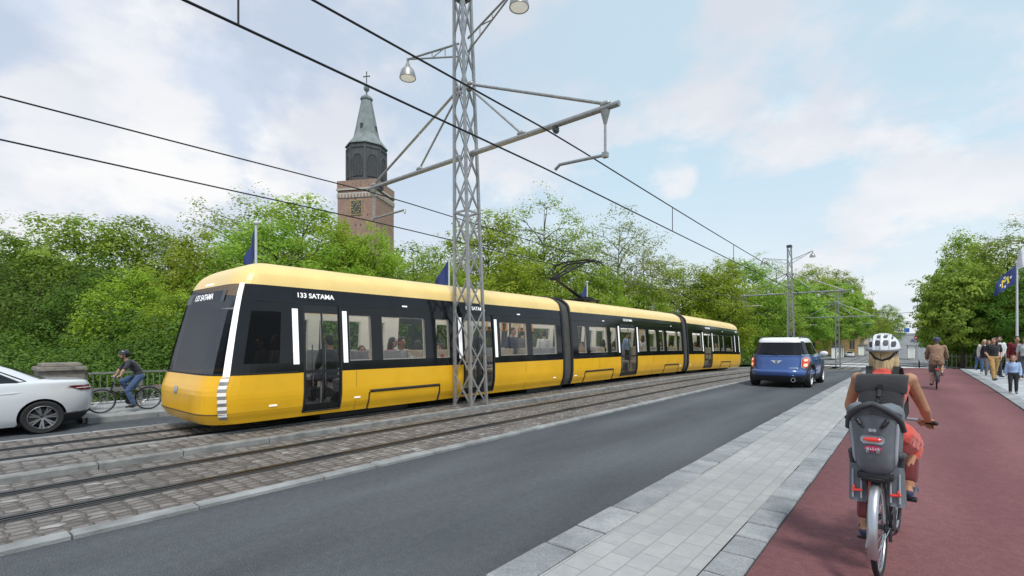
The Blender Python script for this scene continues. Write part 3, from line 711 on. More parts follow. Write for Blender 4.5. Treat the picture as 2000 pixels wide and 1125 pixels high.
# ------------------------------------------------------------------ masts, wires, flags
M['lens'] = mat('lamp_lens', (.85,.85,.82), .5, var=.05, emit=(1,1,.97), estr=.25)
MX = -8.40
def make_mast(label, loc, hscale=1.0):
    t = thing('lattice_mast', label, 'mast', loc, 0, 'overhead line masts in the middle of the tracks', (1,1,hscale))
    H = 10.05; half = lambda z: lerp(.275, .142, z/H)
    cx = lambda z: Vector((-.16*z/H, -.13*z/H, z))
    for sx in (-1,1):
        for sy in (-1,1):
            b = MB(); p = [cx(z) + Vector((sx*half(z), sy*half(z), 0)) for z in (0, H)]
            b.bar(p[0], p[1], .062, .062); b.box(p[0]+Vector((0,0,.012)), (.16,.16,.024))
            b.build('corner_post', M['steel'], t)
    n = 12; lv = [H*(1-(1-k/n)**.92) for k in range(n+1)]
    for f in range(4):
        b = MB()
        for k in range(n):
            z0, z1 = lv[k]+.03, lv[k+1]-.0
            if f < 2: s = (-1,1)[f]; q = [cx(z)+Vector((a*half(z), s*half(z), 0)) for z in (z0,z1) for a in (-1,1)]
            else: s = (-1,1)[f-2]; q = [cx(z)+Vector((s*half(z), a*half(z), 0)) for z in (z0,z1) for a in (-1,1)]
            up = (0,1,0) if f < 2 else (1,0,0)
            b.bar(q[0], q[3], .030, .018, up=up); b.bar(q[1], q[2], .030, .018, up=up)
            if k % 6 == 5: b.bar(q[2], q[3], .05, .03, up=up)
        b.build('lattice_bracing', M['steel'], t)
    b = MB(); b.box(cx(H)+Vector((0,0,.05)), (.42,.42,.12)); b.box(cx(H)+Vector((0,0,.14)), (.34,.34,.07)); b.build('mast_cap', M['steel_d'], t)
    # cantilevers
    za = 6.15; c = cx(za)
    for s in (1,-1):
        e = Vector((c.x + s*4.15, c.y, za))
        b = MB(); b.tube([c + Vector((s*.18,0,0)), e], .06, 10); b.lathe([(.075,-.08),(.075,.08)], 10, c+Vector((s*.28,0,0)), Matrix.Rotation(PI/2,3,'Y'))
        arm = b.build('cantilever_arm', M['steel'], t, smooth=40)
        for (zz, xx, rr) in ((7.85, 3.85, .033), (7.75, 1.75, .026)):
            b = MB(); st = cx(zz) + Vector((s*.2,0,0)); en = Vector((c.x+s*xx, c.y, za+.08))
            b.tube([st, en], rr, 8); b.ell(en, (.12,.06,.06)); b.ell(st, (.12,.07,.07)); b.build('stay_rod', M['steel'], arm, smooth=50)
        # drop tube with the registration arm holding the contact wire
        wx = (2.58 if s > 0 else -3.60)
        b = MB(); d0 = Vector((c.x+s*3.85, c.y, za-.06)); d1 = d0 + Vector((0,0,-.86))
        b.lathe([(.10,0),(.03,-.26)], 10, d0); b.tube([d0, d1], .026, 8); b.box(d1, (.1,.1,.1))
        tip = Vector((wx, c.y-.02, 5.2)) if s > 0 else Vector((-3.60+1.1, c.y-.02, 5.2))
        if s < 0: tip = Vector((-3.55, c.y-.02, 5.13))
        if s > 0: b.tube([d1, tip + Vector((.12,0,.08)), tip], .034, 8)
        else: b.tube([d1, tip + Vector((1.1,0,.10)), tip + Vector((1.1,0,0))], .03, 8)
        b.build('registration_arm', M['steel'], arm, smooth=50)
        b = MB(); b.box((wx, c.y, za-.09), (.07,.16,.10)); b.box((wx, c.y, za-.15), (.05,.10,.04)); b.build('wire_clamp', M['steel_d'], arm)
    # lamps on latticed brackets
    for s, tipx, tz_ in ((-1,-2.30,9.33), (1, 1.62, 9.33)):
        b = MB(); a0 = cx(8.98)+Vector((s*.16,0,0)); a1 = cx(8.66)+Vector((s*.16,0,0)); tp = Vector((tipx, cx(9).y, tz_ + (.22 if s > 0 else .0)))
        b.tube([a0, tp], .026, 6); b.tube([a1, a1.lerp(tp,.72), tp], .022, 6)
        for f0, f1 in ((.25,.25),(.25,.5),(.5,.5)): b.tube([a0.lerp(tp,f0), a1.lerp(tp,f1)], .014, 5)
        b.build('lamp_bracket', M['steel'], t, smooth=40)
        b = MB(); b.lathe([(.03,.02),(.03,-.12),(.055,-.13),(.06,-.2),(.12,-.24),(.18,-.32),(.215,-.44),(.225,-.52),(.215,-.53),(.205,-.50)], 20, tp, cap=True)
        l = b.build('lamp_head', M['steel'], t, smooth=35)
        b = MB(); b.lathe([(.20,-.512),(.12,-.55),(.02,-.56)], 18, tp); b.build('lamp_lens', M['lens'], l, smooth=60)
    return t
m1 = make_mast('tall grey lattice mast standing before the tram, nearest of the three masts', (MX, 8.56, zg(MX,8.5)+.08))
MY2 = 49.4
m2 = copy_tree(m1); m2.location = (MX, MY2, zg(MX,MY2)+.3); m2.rotation_euler = (0,0,R(0)); m2.scale = (1,1,1.06); m2['label'] = 'lattice mast rising directly behind the blue car'
m3 = copy_tree(m1); m3.location = (MX, 84.0, zg(MX,84)+.05); m3.scale = (1.05,1.05,1.17); m3['label'] = 'farthest lattice mast, beside the glass tram shelters'
# overhead lines: one thing per track, contact wire + messenger wire + droppers
def overhead(label, X, zc, zm, sags, drops):
    t = thing('overhead_line', label, 'overhead wires', (X, 0, 0), 0, 'overhead wire pairs')
    sup = [-32, 8.50, MY2, 84, 120]; zsup = [0, 0, -.45, -1.2, -1.9]
    def zz(y, base, sag):
        for i in range(4):
            if y <= sup[i+1]:
                u = (y-sup[i])/(sup[i+1]-sup[i]); return base + lerp(zsup[i], zsup[i+1], u) - sag*4*u*(1-u)
        return base + zsup[-1]
    ys = [ -32 + k*1.6 for k in range(95)]
    b = MB(); b.tube([(0,y,zz(y,zc,.03)) for y in ys], .017, 5); b.build('contact_wire', M['wire'], t, smooth=60)
    b = MB(); b.tube([(0,y,zz(y,zm,sags)) for y in ys], .017, 5); b.build('messenger_wire', M['wire'], t, smooth=60)
    for y in drops:
        b = MB(); b.tube([(0,y,zz(y,zc,.03)), (0,y,zz(y,zm,sags))], .012, 5); b.build('dropper', M['wire'], t)
overhead('pair of black tram wires over the near track, right of the near mast', -5.84, 5.22, 6.04, .16, (2.24,14.97,21.7,30,40,58,70))
overhead('pair of black tram wires above the tram, left of the near mast', -12.0, 5.12, 5.96, .20, (15.6,24,34,44,60))

# flags
M['flag'] = mat('flag_blue', (.03,.05,.17), .8, var=.15, scale=3)
M['flag_y'] = mat('flag_yellow', (.75,.6,.03), .8)
M['flag_w'] = mat('flag_white', (.7,.72,.76), .8)
M['pole_w'] = mat('pole_white', (.6,.62,.63), .4, var=.05)
def flag(label, x, y, top, ang, L, Hf, droop, emblem=True, cloth='flag', seed=0, polelabel=None):
    z0 = zg(x, y)
    p = thing('flagpole', polelabel, 'flagpole', (x, y, z0), 0, 'white flagpoles along the bridge')
    b = MB(); b.tube([(0,0,0), (0,0,top-z0)], [.055,.035], 10); b.build('pole', M['pole_w'], p, smooth=50)
    b = MB(); b.ell((0,0,top-z0+.05), (.075,.075,.07)); b.build('finial', M['pole_w'], p, smooth=60)
    f = thing('flag', label, 'flag', (x, y, top-.1), 0, 'blue city flags')
    d = Vector((math.cos(ang), math.sin(ang), 0)); nrm = Vector((-d.y, d.x, 0))
    def fp(u, v, off=0):   # u along the fly, v down the hoist
        w = .10*math.sin(u*7.5 + v*2.2 + seed)*u
        drop = droop*(u**1.15)
        return d*(u*L*(1-.25*droop)) + nrm*(w+off) + Vector((0,0,-v*Hf - drop*Hf*(1-.25*v)))
    n, m = 18, 10
    b = MB(); b.loft([[fp(i/n, j/m) + d*.04 for j in range(m+1)] for i in range(n+1)], 0, False, False, False)
    fl = b.build('cloth', M[cloth], f, smooth=60)
    if emblem:
        for sg in (1,-1):
            b = MB()
            def seg(pts, w):
                for (a, c) in zip(pts[:-1], pts[1:]):
                    a = Vector(a); c = Vector(c); q = (c-a).normalized(); pr = Vector((-q.y, q.x))*w
                    for k in range(4):
                        s0, s1 = a.lerp(c, k/4), a.lerp(c, (k+1)/4)
                        b.add([fp(*(s0-pr), sg*.012)+d*.04, fp(*(s0+pr), sg*.012)+d*.04, fp(*(s1+pr), sg*.012)+d*.04, fp(*(s1-pr), sg*.012)+d*.04], [(0,1,2,3)])
            seg([(.34,.72),(.38,.30),(.50,.52),(.62,.30),(.66,.72)], .035); seg([(.29,.72),(.40,.72)], .03); seg([(.60,.72),(.71,.72)], .03)
            b.build('crest_letter', M['flag_y'], fl, fix=False)
            b = MB()
            for (u, v) in ((.50,.25),(.24,.48),(.76,.48),(.50,.82)):
                seg([(u,v-.08),(u,v+.08)], .018); seg([(u-.05,v),(u+.05,v)], .02); seg([(u-.045,v-.05),(u,v+.01),(u+.045,v-.05)], .012)
            b.build('crest_lily', M['flag_w'], fl, fix=False)
    return f
flag('blue flag with yellow letter and white lilies flying at right above the pedestrians', 3.61, 31.5, 5.2, R(200), 1.0, .80, .95, True, 'flag', .4, 'white flagpole rising among the pedestrians at right')
LF = R(200)
flag('blue flag hanging above the tram front, left of the church', -14.9, 6.2, 5.1, LF, .5, .85, 1.1, False, 'flag', 1.0, 'flagpole above the tram front, left of the church')
flag('blue flag half hidden by the near lattice mast', -14.9, 13.9, 5.15, LF, .8, .95, .95, False, 'flag', 2.0, 'flagpole behind the near lattice mast')
flag('small blue flag right of the pantograph', -14.9, 25.0, 5.15, LF, .6, .85, 1.0, False, 'flag', 3.0, 'flagpole right of the pantograph')
flag('white and blue flag cut by the right edge of the picture', 3.19, 25.0, 5.25, R(196), .30, .75, .3, False, 'flag_w', 1.7, 'flagpole at the right edge of the picture')
# rustic timber posts near the pedestrians
for k, (x, y) in enumerate(((3.78,36.0),(4.75,36.5))):
    t = thing('timber_post', ('wooden post standing behind the child' if k == 0 else 'wooden post at the right edge behind the plaid shirt'), 'post', (x, y, zg(x,y)))
    b = MB(); b.box((0,0,.55), (.14,.14,1.1)); b.box((0,.3,.9), (.09,.6,.12)); b.box((0,0,.1),(.3,.3,.2)); b.build('post', M['concrete'], t, bevel=.01)
# ------------------------------------------------------------------ vehicles
def paint_mat(name, col, rough=.25):
    return mat(name, col, rough, var=.04, scale=1.5, coat=.8, rvar=.05, metal=.0)
M['blue'] = paint_mat('car_blue', (.042,.105,.31))
M['blue_d'] = paint_mat('car_blue_dark', (.035,.065,.20), .35)
M['pearl'] = paint_mat('car_white', (.70,.72,.75))
M['carglass'] = glass('car_glass', (.20,.22,.23), .7, body=(.015,.017,.02), bodyfac=.45)
M['tail'] = mat('tail_lamp_red', (.5,.025,.02), .2, coat=.5, var=.1, emit=(1,.10,.06), estr=.25)
M['amber'] = mat('lit_lamp', (.9,.45,.25), .2, emit=(1,.62,.42), estr=.75)
M['tail_d'] = mat('tail_lamp_dark_red', (.16,.008,.02), .15, coat=.6, var=.1)
M['rim'] = mat('alloy_rim', (.30,.30,.31), .35, .8, var=.1)
M['rim_w'] = mat('white_rim', (.72,.73,.72), .4, var=.05)
M['clad'] = mat('black_cladding', (.022,.022,.024), .55, var=.2, scale=20)
class Car:
    """body as rings stacked in z; every ring a rounded plan with its own front, rear and half width"""
    def __init__(s, zs, yr, yf, hw, ne, nf=None):
        s.zs, s.yr, s.yf, s.hw, s.ne = zs, yr, yf, hw, ne
    def p(s, psi, z, off=0.0):
        a = interp(z, s.zs, s.hw)+off; y0 = interp(z, s.zs, s.yr)-off; y1 = interp(z, s.zs, s.yf)+off; n = interp(z, s.zs, s.ne)
        c, q = math.cos(psi), math.sin(psi); r = 1/((abs(c)**n + abs(q)**n)**(1/n))
        return Vector((r*c*a, (y0+y1)/2 + r*q*(y1-y0)/2, z))
    def psi_at(s, y, z, right=True):
        lo, hi = -PI/2, PI/2
        for _ in range(30):
            m = (lo+hi)/2
            if s.p(m, z).y < y: lo = m
            else: hi = m
        return lo if right else PI - lo
    def psi_x(s, x, z, rear=True):
        lo, hi = (-PI, 0)
        for _ in range(30):
            m = (lo+hi)/2
            if s.p(m, z).x < x: lo = m
            else: hi = m
        return lo if rear else -lo
    def patch(s, name, corners, m, parent, off=.006, right=True, mode='side', n=6, nz=4, thick=0):
        """corners: (a0,z0),(a1,z0),(a1,z1),(a0,z1) with a = y on the side, x on the rear / front"""
        b = MB(); rows = []
        for j in range(nz+1):
            v = j/nz; row = []
            for i in range(n+1):
                u = i/n
                bl, br, tr, tl = corners
                a = lerp(lerp(bl[0],br[0],u), lerp(tl[0],tr[0],u), v); z = lerp(lerp(bl[1],br[1],u), lerp(tl[1],tr[1],u), v)
                psi = s.psi_at(a, z, right) if mode == 'side' else s.psi_x(a, z, mode == 'rear')
                row.append(s.p(psi, z, off))
            rows.append(row)
        b.loft(rows, 0, False, False, False)
        return b.build(name, m, parent, smooth=50)
    def shell(s, name, m, parent, zl, arches, bandz=None, mats=None, K=72):
        b = MB(); rings = [[s.p(2*PI*k/K, z) for k in range(K)] for z in zl]
        for i in range(len(zl)-1):
            mi = 0
            if bandz:
                zm = (zl[i]+zl[i+1])/2
                for k, (za, zb, idx) in enumerate(bandz):
                    if za <= zm < zb: mi = idx
            b.loft([rings[i], rings[i+1]], mi, False)
        b.add(rings[0], [tuple(reversed(range(K)))], 0); b.add(rings[-1], [tuple(range(K))], bandz[-1][2] if bandz and bandz[-1][1] > zl[-1] else 0)
        me = b.mesh(name); bm = bmesh.new(); bm.from_mesh(me); bmesh.ops.remove_doubles(bm, verts=bm.verts, dist=1e-5); bmesh.ops.recalc_face_normals(bm, faces=bm.faces); bm.to_mesh(me); bm.free()
        for mm in (mats or [m]): me.materials.append(mm)
        o = bpy.data.objects.new(name, me); COL.objects.link(o)
        cut = MB(); ax = Matrix.Rotation(PI/2, 3, 'Y')
        for (y, z, r, x0, x1) in arches:
            for sg in (1,-1): cut.lathe([(r,min(sg*x0,sg*x1)),(r,max(sg*x0,sg*x1))], 36, (0,y,z), ax)
        cm = cut.mesh('cut'); bm = bmesh.new(); bm.from_mesh(cm); bmesh.ops.recalc_face_normals(bm, faces=bm.faces); bm.to_mesh(cm); bm.free()
        cm.materials.append(M['black']); c = bpy.data.objects.new('cut', cm); COL.objects.link(c)
        md = o.modifiers.new('b', 'BOOLEAN'); md.operation = 'DIFFERENCE'; md.object = c; md.solver = 'EXACT'; md.material_mode = 'TRANSFER'
        dg = bpy.context.evaluated_depsgraph_get(); dg.update()
        me2 = bpy.data.meshes.new_from_object(o.evaluated_get(dg)); bpy.data.objects.remove(o); bpy.data.objects.remove(c); me2.name = name
        return link(name, me2, None, parent, smooth=32)
def wheel(parent, x, y, r, wdt, rimm, spokes=10, s=1, style='spoke'):
    ax = Matrix.Rotation(PI/2, 3, 'Y'); h = wdt/2; C = (x, y, r)
    b = MB(); b.lathe([(r*.70,-h*.9),(r*.93,-h),(r*.985,-h*.8),(r,-h*.4),(r,h*.4),(r*.985,h*.8),(r*.93,h),(r*.70,h*.9)], 36, C, ax, cap=False)
    w = b.build('wheel', M['rubber'], parent, smooth=35)
    b = MB(); e = s*h*.75
    b.lathe([(r*.71,s*h*.95),(r*.69,s*h*.98),(r*.64,s*h*.8),(r*.62,s*h*.1)], 36, C, ax, cap=False)
    b.lathe([(.01,s*h*.55),(r*.17,s*h*.62),(r*.17,s*h*.2)], 16, C, ax, cap=False)
    for k in range(spokes):
        a = 2*PI*k/spokes + .3; da = .10 if style == 'thin' else .13
        for dd in ((-da,da) if style != 'thin' else (0,)):
            p0 = Vector((s*h*.55, math.cos(a+dd*.3)*r*.14, math.sin(a+dd*.3)*r*.14)); p1 = Vector((s*h*.72, math.cos(a+dd)*r*.66, math.sin(a+dd)*r*.66))
            b.bar(p0+Vector(C), p1+Vector(C), .028 if style != 'thin' else .04, .02, up=(1,0,0))
    b.build('rim', rimm, w, smooth=40)
    b = MB(); b.lathe([(.01,s*h*.12),(r*.52,s*h*.12),(r*.52,s*h*.0),(.01,0)], 24, C, ax); b.build('brake_disc', M['steel_d'], w, smooth=30)

# ---- the blue hatchback with a white roof, seen from behind
def blue_car():
    t = thing('car', 'blue hatchback with white roof driving away on the near lane', 'car', (-3.86, 22.05, zg(-3.8,22)+.0), 0, None, (1.13,1.13,1.19))
    zs = [.20,.30,.42,.55,.70,.85,.94,1.00,1.06,1.20,1.34,1.44,1.50,1.54,1.555]
    yr = [-1.92,-2.00,-2.05,-2.05,-2.00,-1.98,-1.95,-1.92,-1.88,-1.80,-1.73,-1.68,-1.62,-1.45,-.9]
    yf = [1.98,2.03,2.06,2.06,2.02,1.95,1.82,1.25,1.10,.82,.55,.35,.2,.05,-.3]
    hw = [.82,.87,.895,.905,.91,.90,.88,.85,.82,.77,.73,.70,.67,.60,.42]
    ne = [4,4,4,4,4,4,4,4.2,4.4,4.4,4.4,4.2,4,3.8,3.6]
    c = Car(zs, yr, yf, hw, ne)
    zl = [.20,.26,.34,.42,.50,.58,.66,.74,.82,.90,.96,1.00,1.04,1.10,1.18,1.26,1.34,1.395,1.44,1.475,1.50,1.52,1.54,1.55,1.555]
    c.shell('body', M['blue'], t, zl, [(-1.27,.33,.375,.55,1.2),(1.33,.33,.375,.55,1.2)], [(0,.37,1),(1.02,1.395,2),(1.395,9,3)], [M['blue'], M['clad'], M['carglass'], M['white']])
    # inner block so that the cabin is not empty
    b = MB(); b.box((0,-.35,1.0), (1.3,2.2,.3), taper=.9); 
    for x in (-.35,.35):
        for y in (.25,-.75): b.box((x,y,1.2), (.48,.14,.5), taper=.85); b.box((x,y-.02,1.46),(.26,.1,.16))
    b.build('cabin', M['black'], t, bevel=.03)
    # pillars between the panes
    for s, right in ((1,True),(-1,False)):
        for (ya,yb,yc,yd) in ((-1.62,-1.50,-1.36,-1.52),(-.62,-.54,-.50,-.58),(1.02,1.14,.42,.32)):
            c.patch('pillar', ((ya,1.01),(yb,1.01),(yc,1.43),(yd,1.43)), M['black'], t, .004, right)
        c.patch('window_trim', ((-1.75,1.0),(1.1,1.0),(1.1,1.025),(-1.75,1.025)), M['chrome'], t, .008, right, n=14, nz=1)
        # sills and arch lips
        c.patch('sill', ((-.88,.2),(.94,.2),(.94,.36),(-.88,.36)), M['clad'], t, .012, right, n=12)
        for y in (-1.27,1.33):
            b = MB(); pts = []; 
            for k in range(25):
                a = R(-14 + 208*k/24); yy = y + math.cos(a)*.425; zz = .33 + math.sin(a)*.425
                if zz < .2: continue
                q = c.p(c.psi_at(yy, zz, right), zz, .0); pts.append(q)
            b.tube(pts, .062, 6); b.build('wheel_arch', M['clad'], t, smooth=50)
        for yy in (-.42,.5):
            q = c.p(c.psi_at(yy, .86, right), .86, .02); b = MB(); b.bar(q-Vector((0,.09,0)), q+Vector((0,.09,0)), .03, .03); b.build('door_handle', M['chrome'], t, bevel=.008)
        b = MB()
        for ya in (-.55,.98): b.tube([c.p(c.psi_at(ya+.02*k, z, right), z, .001) for k, z in enumerate((.4,.6,.8,.98))], .006, 4)
        b.build('door_seam', M['rubber'], t)
        q = Vector((s*.97,.78,1.02)); b = MB(); b.ell(q, (.13,.07,.085), 14, 8); b.bar(q+Vector((-s*.06,.02,-.04)), q+Vector((-s*.18,.02,-.06)), .05, .05); b.build('wing_mirror', M['white'], t, smooth=60)
        for y in (-1.27,1.33): wheel(t, s*.775, y, .33, .225, M['rim_w'], 9, s, 'thin')
        # tail lamp: bright surround, red lens and a lit cell
        def corner(name, x0, x1, z0, z1, m, off, par):
            b = MB(); rows = []; n = 10
            for j in range(9):
                z = lerp(z0, z1, j/8); e = math.sqrt(max(0, 1-(2*j/8-1)**4)); xm = (x0+x1)/2; row = []
                for i in range(n+1):
                    x = xm + (x1-x0)/2*e*(2*i/n-1); row.append(c.p(c.psi_x(s*x, z), z, off))
                rows.append(row)
            b.loft(rows, 0, False, False, False); return b.build(name, m, par, smooth=60)
        a = corner('tail_lamp', .665, .845, .59, .965, M['chrome'], .012, t)
        corner('lens', .685, .835, .615, .945, M['tail'], .02, a); corner('lit_cell', .715,.80,.66,.76,M['amber'],.028,a); corner('lit_cell', .715,.80,.82,.90,M['amber'],.028,a)
        corner('reflector', .70,.84,.50,.53,M['tail'],.008,t)
    # rear: tailgate lines, bumper, plate recess, badge, wiper, exhaust
    c.patch('tailgate_lip', ((-.70,.965),(.70,.965),(.70,.985),(-.70,.985)), M['blue_d'], t, .014, mode='rear', n=12, nz=1)
    b = MB(); b.tube([c.p(c.psi_x(x,z),z,.002) for x,z in ((-.64,.96),(-.65,.75),(-.60,.50),(.60,.50),(.65,.75),(.64,.96))], .006, 4); b.build('tailgate_seam', M['rubber'], t)
    b = MB(); rows = []
    for z, o in ((.37,.012),(.42,.035),(.50,.045),(.545,.02),(.56,.0)): rows.append([c.p(R(d), z, o) for d in range(-168,-11,6)])
    b.loft(rows, 0, False, False, False); b.build('bumper', M['blue'], t, smooth=50)
    c.patch('plate_recess', ((-.34,.40),(.34,.40),(.32,.49),(-.32,.49)), M['blue_d'], t, .052, mode='rear', n=6, nz=2)
    b = MB(); rows = []
    for z, o in ((.20,.01),(.28,.03),(.36,.025),(.375,.0)): rows.append([c.p(R(d), z, o) for d in range(-168,-11,6)])
    b.loft(rows, 0, False, False, False); b.build('rear_valance', M['clad'], t, smooth=50)
    b = MB(); ax = Matrix.Rotation(PI/2,3,'X'); b.lathe([(.045,-.1),(.066,-.1),(.07,.02),(.066,.1),(.045,.1)], 18, (.50,-2.04,.27), ax, cap=False); b.lathe([(.05,.02),(.001,.02)],12,(.5,-2.04,.27),ax); b.build('exhaust', M['chrome'], t, smooth=40)
    b = MB(); R0 = c.p(c.psi_x(0,.80),.80,.012); yb = R0.y
    def badge(poly, m, name, off, par):
        b = MB(); n = len(poly); P = [c.p(c.psi_x(x,.80+z),.80+z,.012+off) for x,z in poly]; b.add(P, [tuple(range(n))]); return b.build(name, m, par, fix=False)
    ring = lambda r: [(r*math.cos(2*PI*k/20), r*math.sin(2*PI*k/20)) for k in range(20)]
    w = badge([(.0,-.052),(.06,-.045),(.09,-.012),(.155,.035),(.15,.048),(.07,.04),(.0,.055),(-.07,.04),(-.15,.048),(-.155,.035),(-.09,-.012),(-.06,-.045)], M['chrome'], 'badge', 0, t)
    badge(ring(.044), M['black'], 'badge_centre', .004, w); badge([(-.034,-.009),(.034,-.009),(.034,.009),(-.034,.009)], M['chrome'], 'badge_bar', .007, w)
    cu = bpy.data.curves.new('lettering', 'FONT'); cu.body = 'COOPER'; cu.size = .062; cu.offset = .002
    o = bpy.data.objects.new('lettering', cu); COL.objects.link(o); dg = bpy.context.evaluated_depsgraph_get(); dg.update()
    me = bpy.data.meshes.new_from_object(o.evaluated_get(dg)); bpy.data.objects.remove(o)
    for v in me.vertices: x, z = .37 + v.co.x*.95, .60 + v.co.y; v.co = c.p(c.psi_x(x,z), z, .008)
    link('lettering', me, M['chrome'], t)
    b = MB(); b.bar(c.p(c.psi_x(-.05,1.05),1.05,.03), c.p(c.psi_x(-.42,1.06),1.06,.03), .02, .02); b.lathe([(.04,-.03),(.04,.03)],10,c.p(c.psi_x(-.02,1.04),1.04,.02),ax); b.build('wiper', M['black'], t)
    b = MB(); b.tube([(-.05,-1.30,1.54),(-.05,-1.42,1.70)], .008, 5); b.build('aerial', M['black'], t)
    for sx in (-.62,.62):
        b = MB(); b.tube([(sx*.93,-1.5,1.535),(sx,-1.3,1.565),(sx,.0,1.565),(sx*.93,.15,1.53)], .014, 6); b.build('roof_rail', M['black'], t, smooth=50)
blue_car()

# ---- the white saloon at the left edge
def saloon(label, loc, rz, scale=1.0, paint='pearl', group=None, detail=True):
    t = thing('car', label, 'car', loc, rz, group, scale)
    zs = [.17,.26,.40,.55,.70,.82,.90,.955,.985,1.02,1.08,1.16,1.24,1.32,1.38,1.41,1.425]
    yr = [-2.20,-2.30,-2.38,-2.42,-2.42,-2.40,-2.37,-2.34,-2.26,-1.72,-1.58,-1.42,-1.26,-1.06,-.85,-.62,-.3]
    yf = [2.35,2.42,2.46,2.46,2.42,2.30,2.05,1.55,1.15,1.02,.88,.70,.52,.33,.15,-.02,-.2]
    hw = [.82,.86,.885,.90,.905,.895,.885,.87,.85,.82,.79,.755,.715,.67,.61,.53,.36]
    ne = [4.5,4.5,4.5,4.5,4.5,4.5,4.5,4.5,4.6,5,5,5,5,5,4.6,4.2,4]
    c = Car(zs, yr, yf, hw, ne)
    zl = [.17,.22,.28,.34,.40,.48,.56,.64,.72,.80,.86,.91,.94,.96,.975,.99,1.005,1.02,1.05,1.08,1.12,1.16,1.20,1.24,1.28,1.32,1.35,1.38,1.40,1.41,1.42,1.425]
    c.shell('body', M[paint], t, zl, [(-1.60,.31,.355,.55,1.2),(1.36,.31,.355,.55,1.2)], [(0,.19,1),(9,10,0)], [M[paint], M['clad']])
    for s, right in ((1,True),(-1,False)):
        c.patch('side_window', ((-1.30,1.0),(.92,1.0),(.02,1.35),(-.70,1.36)), M['carglass'], t, .006, right, n=16, nz=8)
        b = MB(); b.tube([c.p(c.psi_at(y,z,right),z,.006) for y,z in ((-1.38,1.01),(-1.25,.995),(0,.995),(.98,1.0))], .009, 5); b.tube([c.p(c.psi_at(y,z,right),z,.006) for y,z in ((-1.36,1.02),(-1.0,1.22),(-.72,1.365),(-.3,1.385),(.02,1.36),(.5,1.2),(.96,1.0))], .009, 5); b.build('window_trim', M['chrome'] if not detail else M['black'], t, smooth=50)
        c.patch('pillar', ((-.16,1.0),(-.06,1.0),(-.12,1.36),(-.20,1.36)), M['black'], t, .010, right)
        b = MB(); b.tube([c.p(c.psi_at(y,z,right),z,.0) for y,z in ((-2.0,.86),(-1.2,.80),(0,.74),(1.2,.72))], .012, 5); b.build('body_crease', M[paint], t, smooth=60)
        b = MB()
        for ya in (-.95,.02,1.0): b.tube([c.p(c.psi_at(ya+.03*k, z, right), z, .001) for k, z in enumerate((.3,.5,.7,.9,.98))], .005, 4)
        b.build('door_seam', M['rubber'], t)
        for yy in (-.7,.25):
            q = c.p(c.psi_at(yy, .85, right), .85, .02); b = MB(); b.bar(q-Vector((0,.1,0)), q+Vector((0,.1,0)), .03, .03); b.build('door_handle', M[paint], t, bevel=.008)
        q = Vector((s*.99,.86,1.0)); b = MB(); b.ell(q, (.12,.08,.075), 12, 8); b.bar(q+Vector((-s*.05,.02,-.04)), q+Vector((-s*.16,.04,-.05)), .05, .05); b.build('wing_mirror', M[paint], t, smooth=60)
        for y in (-1.60,1.36): wheel(t, s*.785, y, .31, .23, M['rim'], 7, s)
        # tail lamp wrapping the corner
        b = MB(); rows = []
        for z, w in ((.785,.15),(.82,.23),(.86,.32),(.885,.36)):
            y0 = -2.36; p0 = c.psi_at(-2.30, z, True); row = []
            for i in range(9):
                a = lerp(c.psi_x(.55, z), c.psi_at(-2.34+w*1.1, z, True), i/8); row.append(c.p(a if s > 0 else PI - a, z, .008))
            rows.append(row)
        b.loft(rows, 0, False, False, False); tl = b.build('tail_lamp', M['tail_d'], t, smooth=60)
        b = MB(); rows = []
        for z in (.828,.840): rows.append([c.p((lerp(c.psi_x(.5,z), c.psi_at(-2.08,z,True), i/8)) if s > 0 else PI-(lerp(c.psi_x(.5,z), c.psi_at(-2.08,z,True), i/8)), z, .014) for i in range(9)])
        b.loft(rows,0,False,False,False); b.build('lamp_strip', M['white'], tl)
        c.patch('head_lamp', ((.45,.62),(.80,.62),(.82,.74),(.40,.70)) if s > 0 else ((-.80,.62),(-.45,.62),(-.40,.70),(-.82,.74)), M['chrome'], t, .008, mode='front')
        c.patch('sill', ((-.98,.17),(1.02,.17),(1.02,.24),(-.98,.24)), M['clad'], t, .010, right, n=10, nz=2)
    c.patch('rear_window', ((-.66,1.03),(.66,1.03),(.50,1.37),(-.50,1.37)), M['carglass'], t, .006, mode='rear', n=10, nz=8)
    c.patch('windscreen', ((-.70,1.0),(.70,1.0),(.50,1.37),(-.50,1.37)), M['carglass'], t, .006, mode='front', n=10, nz=8)
    c.patch('plate', ((-.26,.68),(.26,.68),(.26,.79),(-.26,.79)), M['white'], t, .010, mode='rear', n=3, nz=2)
    b = MB(); rows = []
    for z, o in ((.17,.02),(.24,.03),(.34,.02),(.36,.0)): rows.append([c.p(R(d), z, o) for d in range(-150,-29,6)])
    b.loft(rows, 0, False, False, False); b.build('rear_valance', M['clad'], t, smooth=50)
    return t
saloon('white saloon car at the left edge, its tail towards the tram', (-13.68, -.17, -.10), PI)
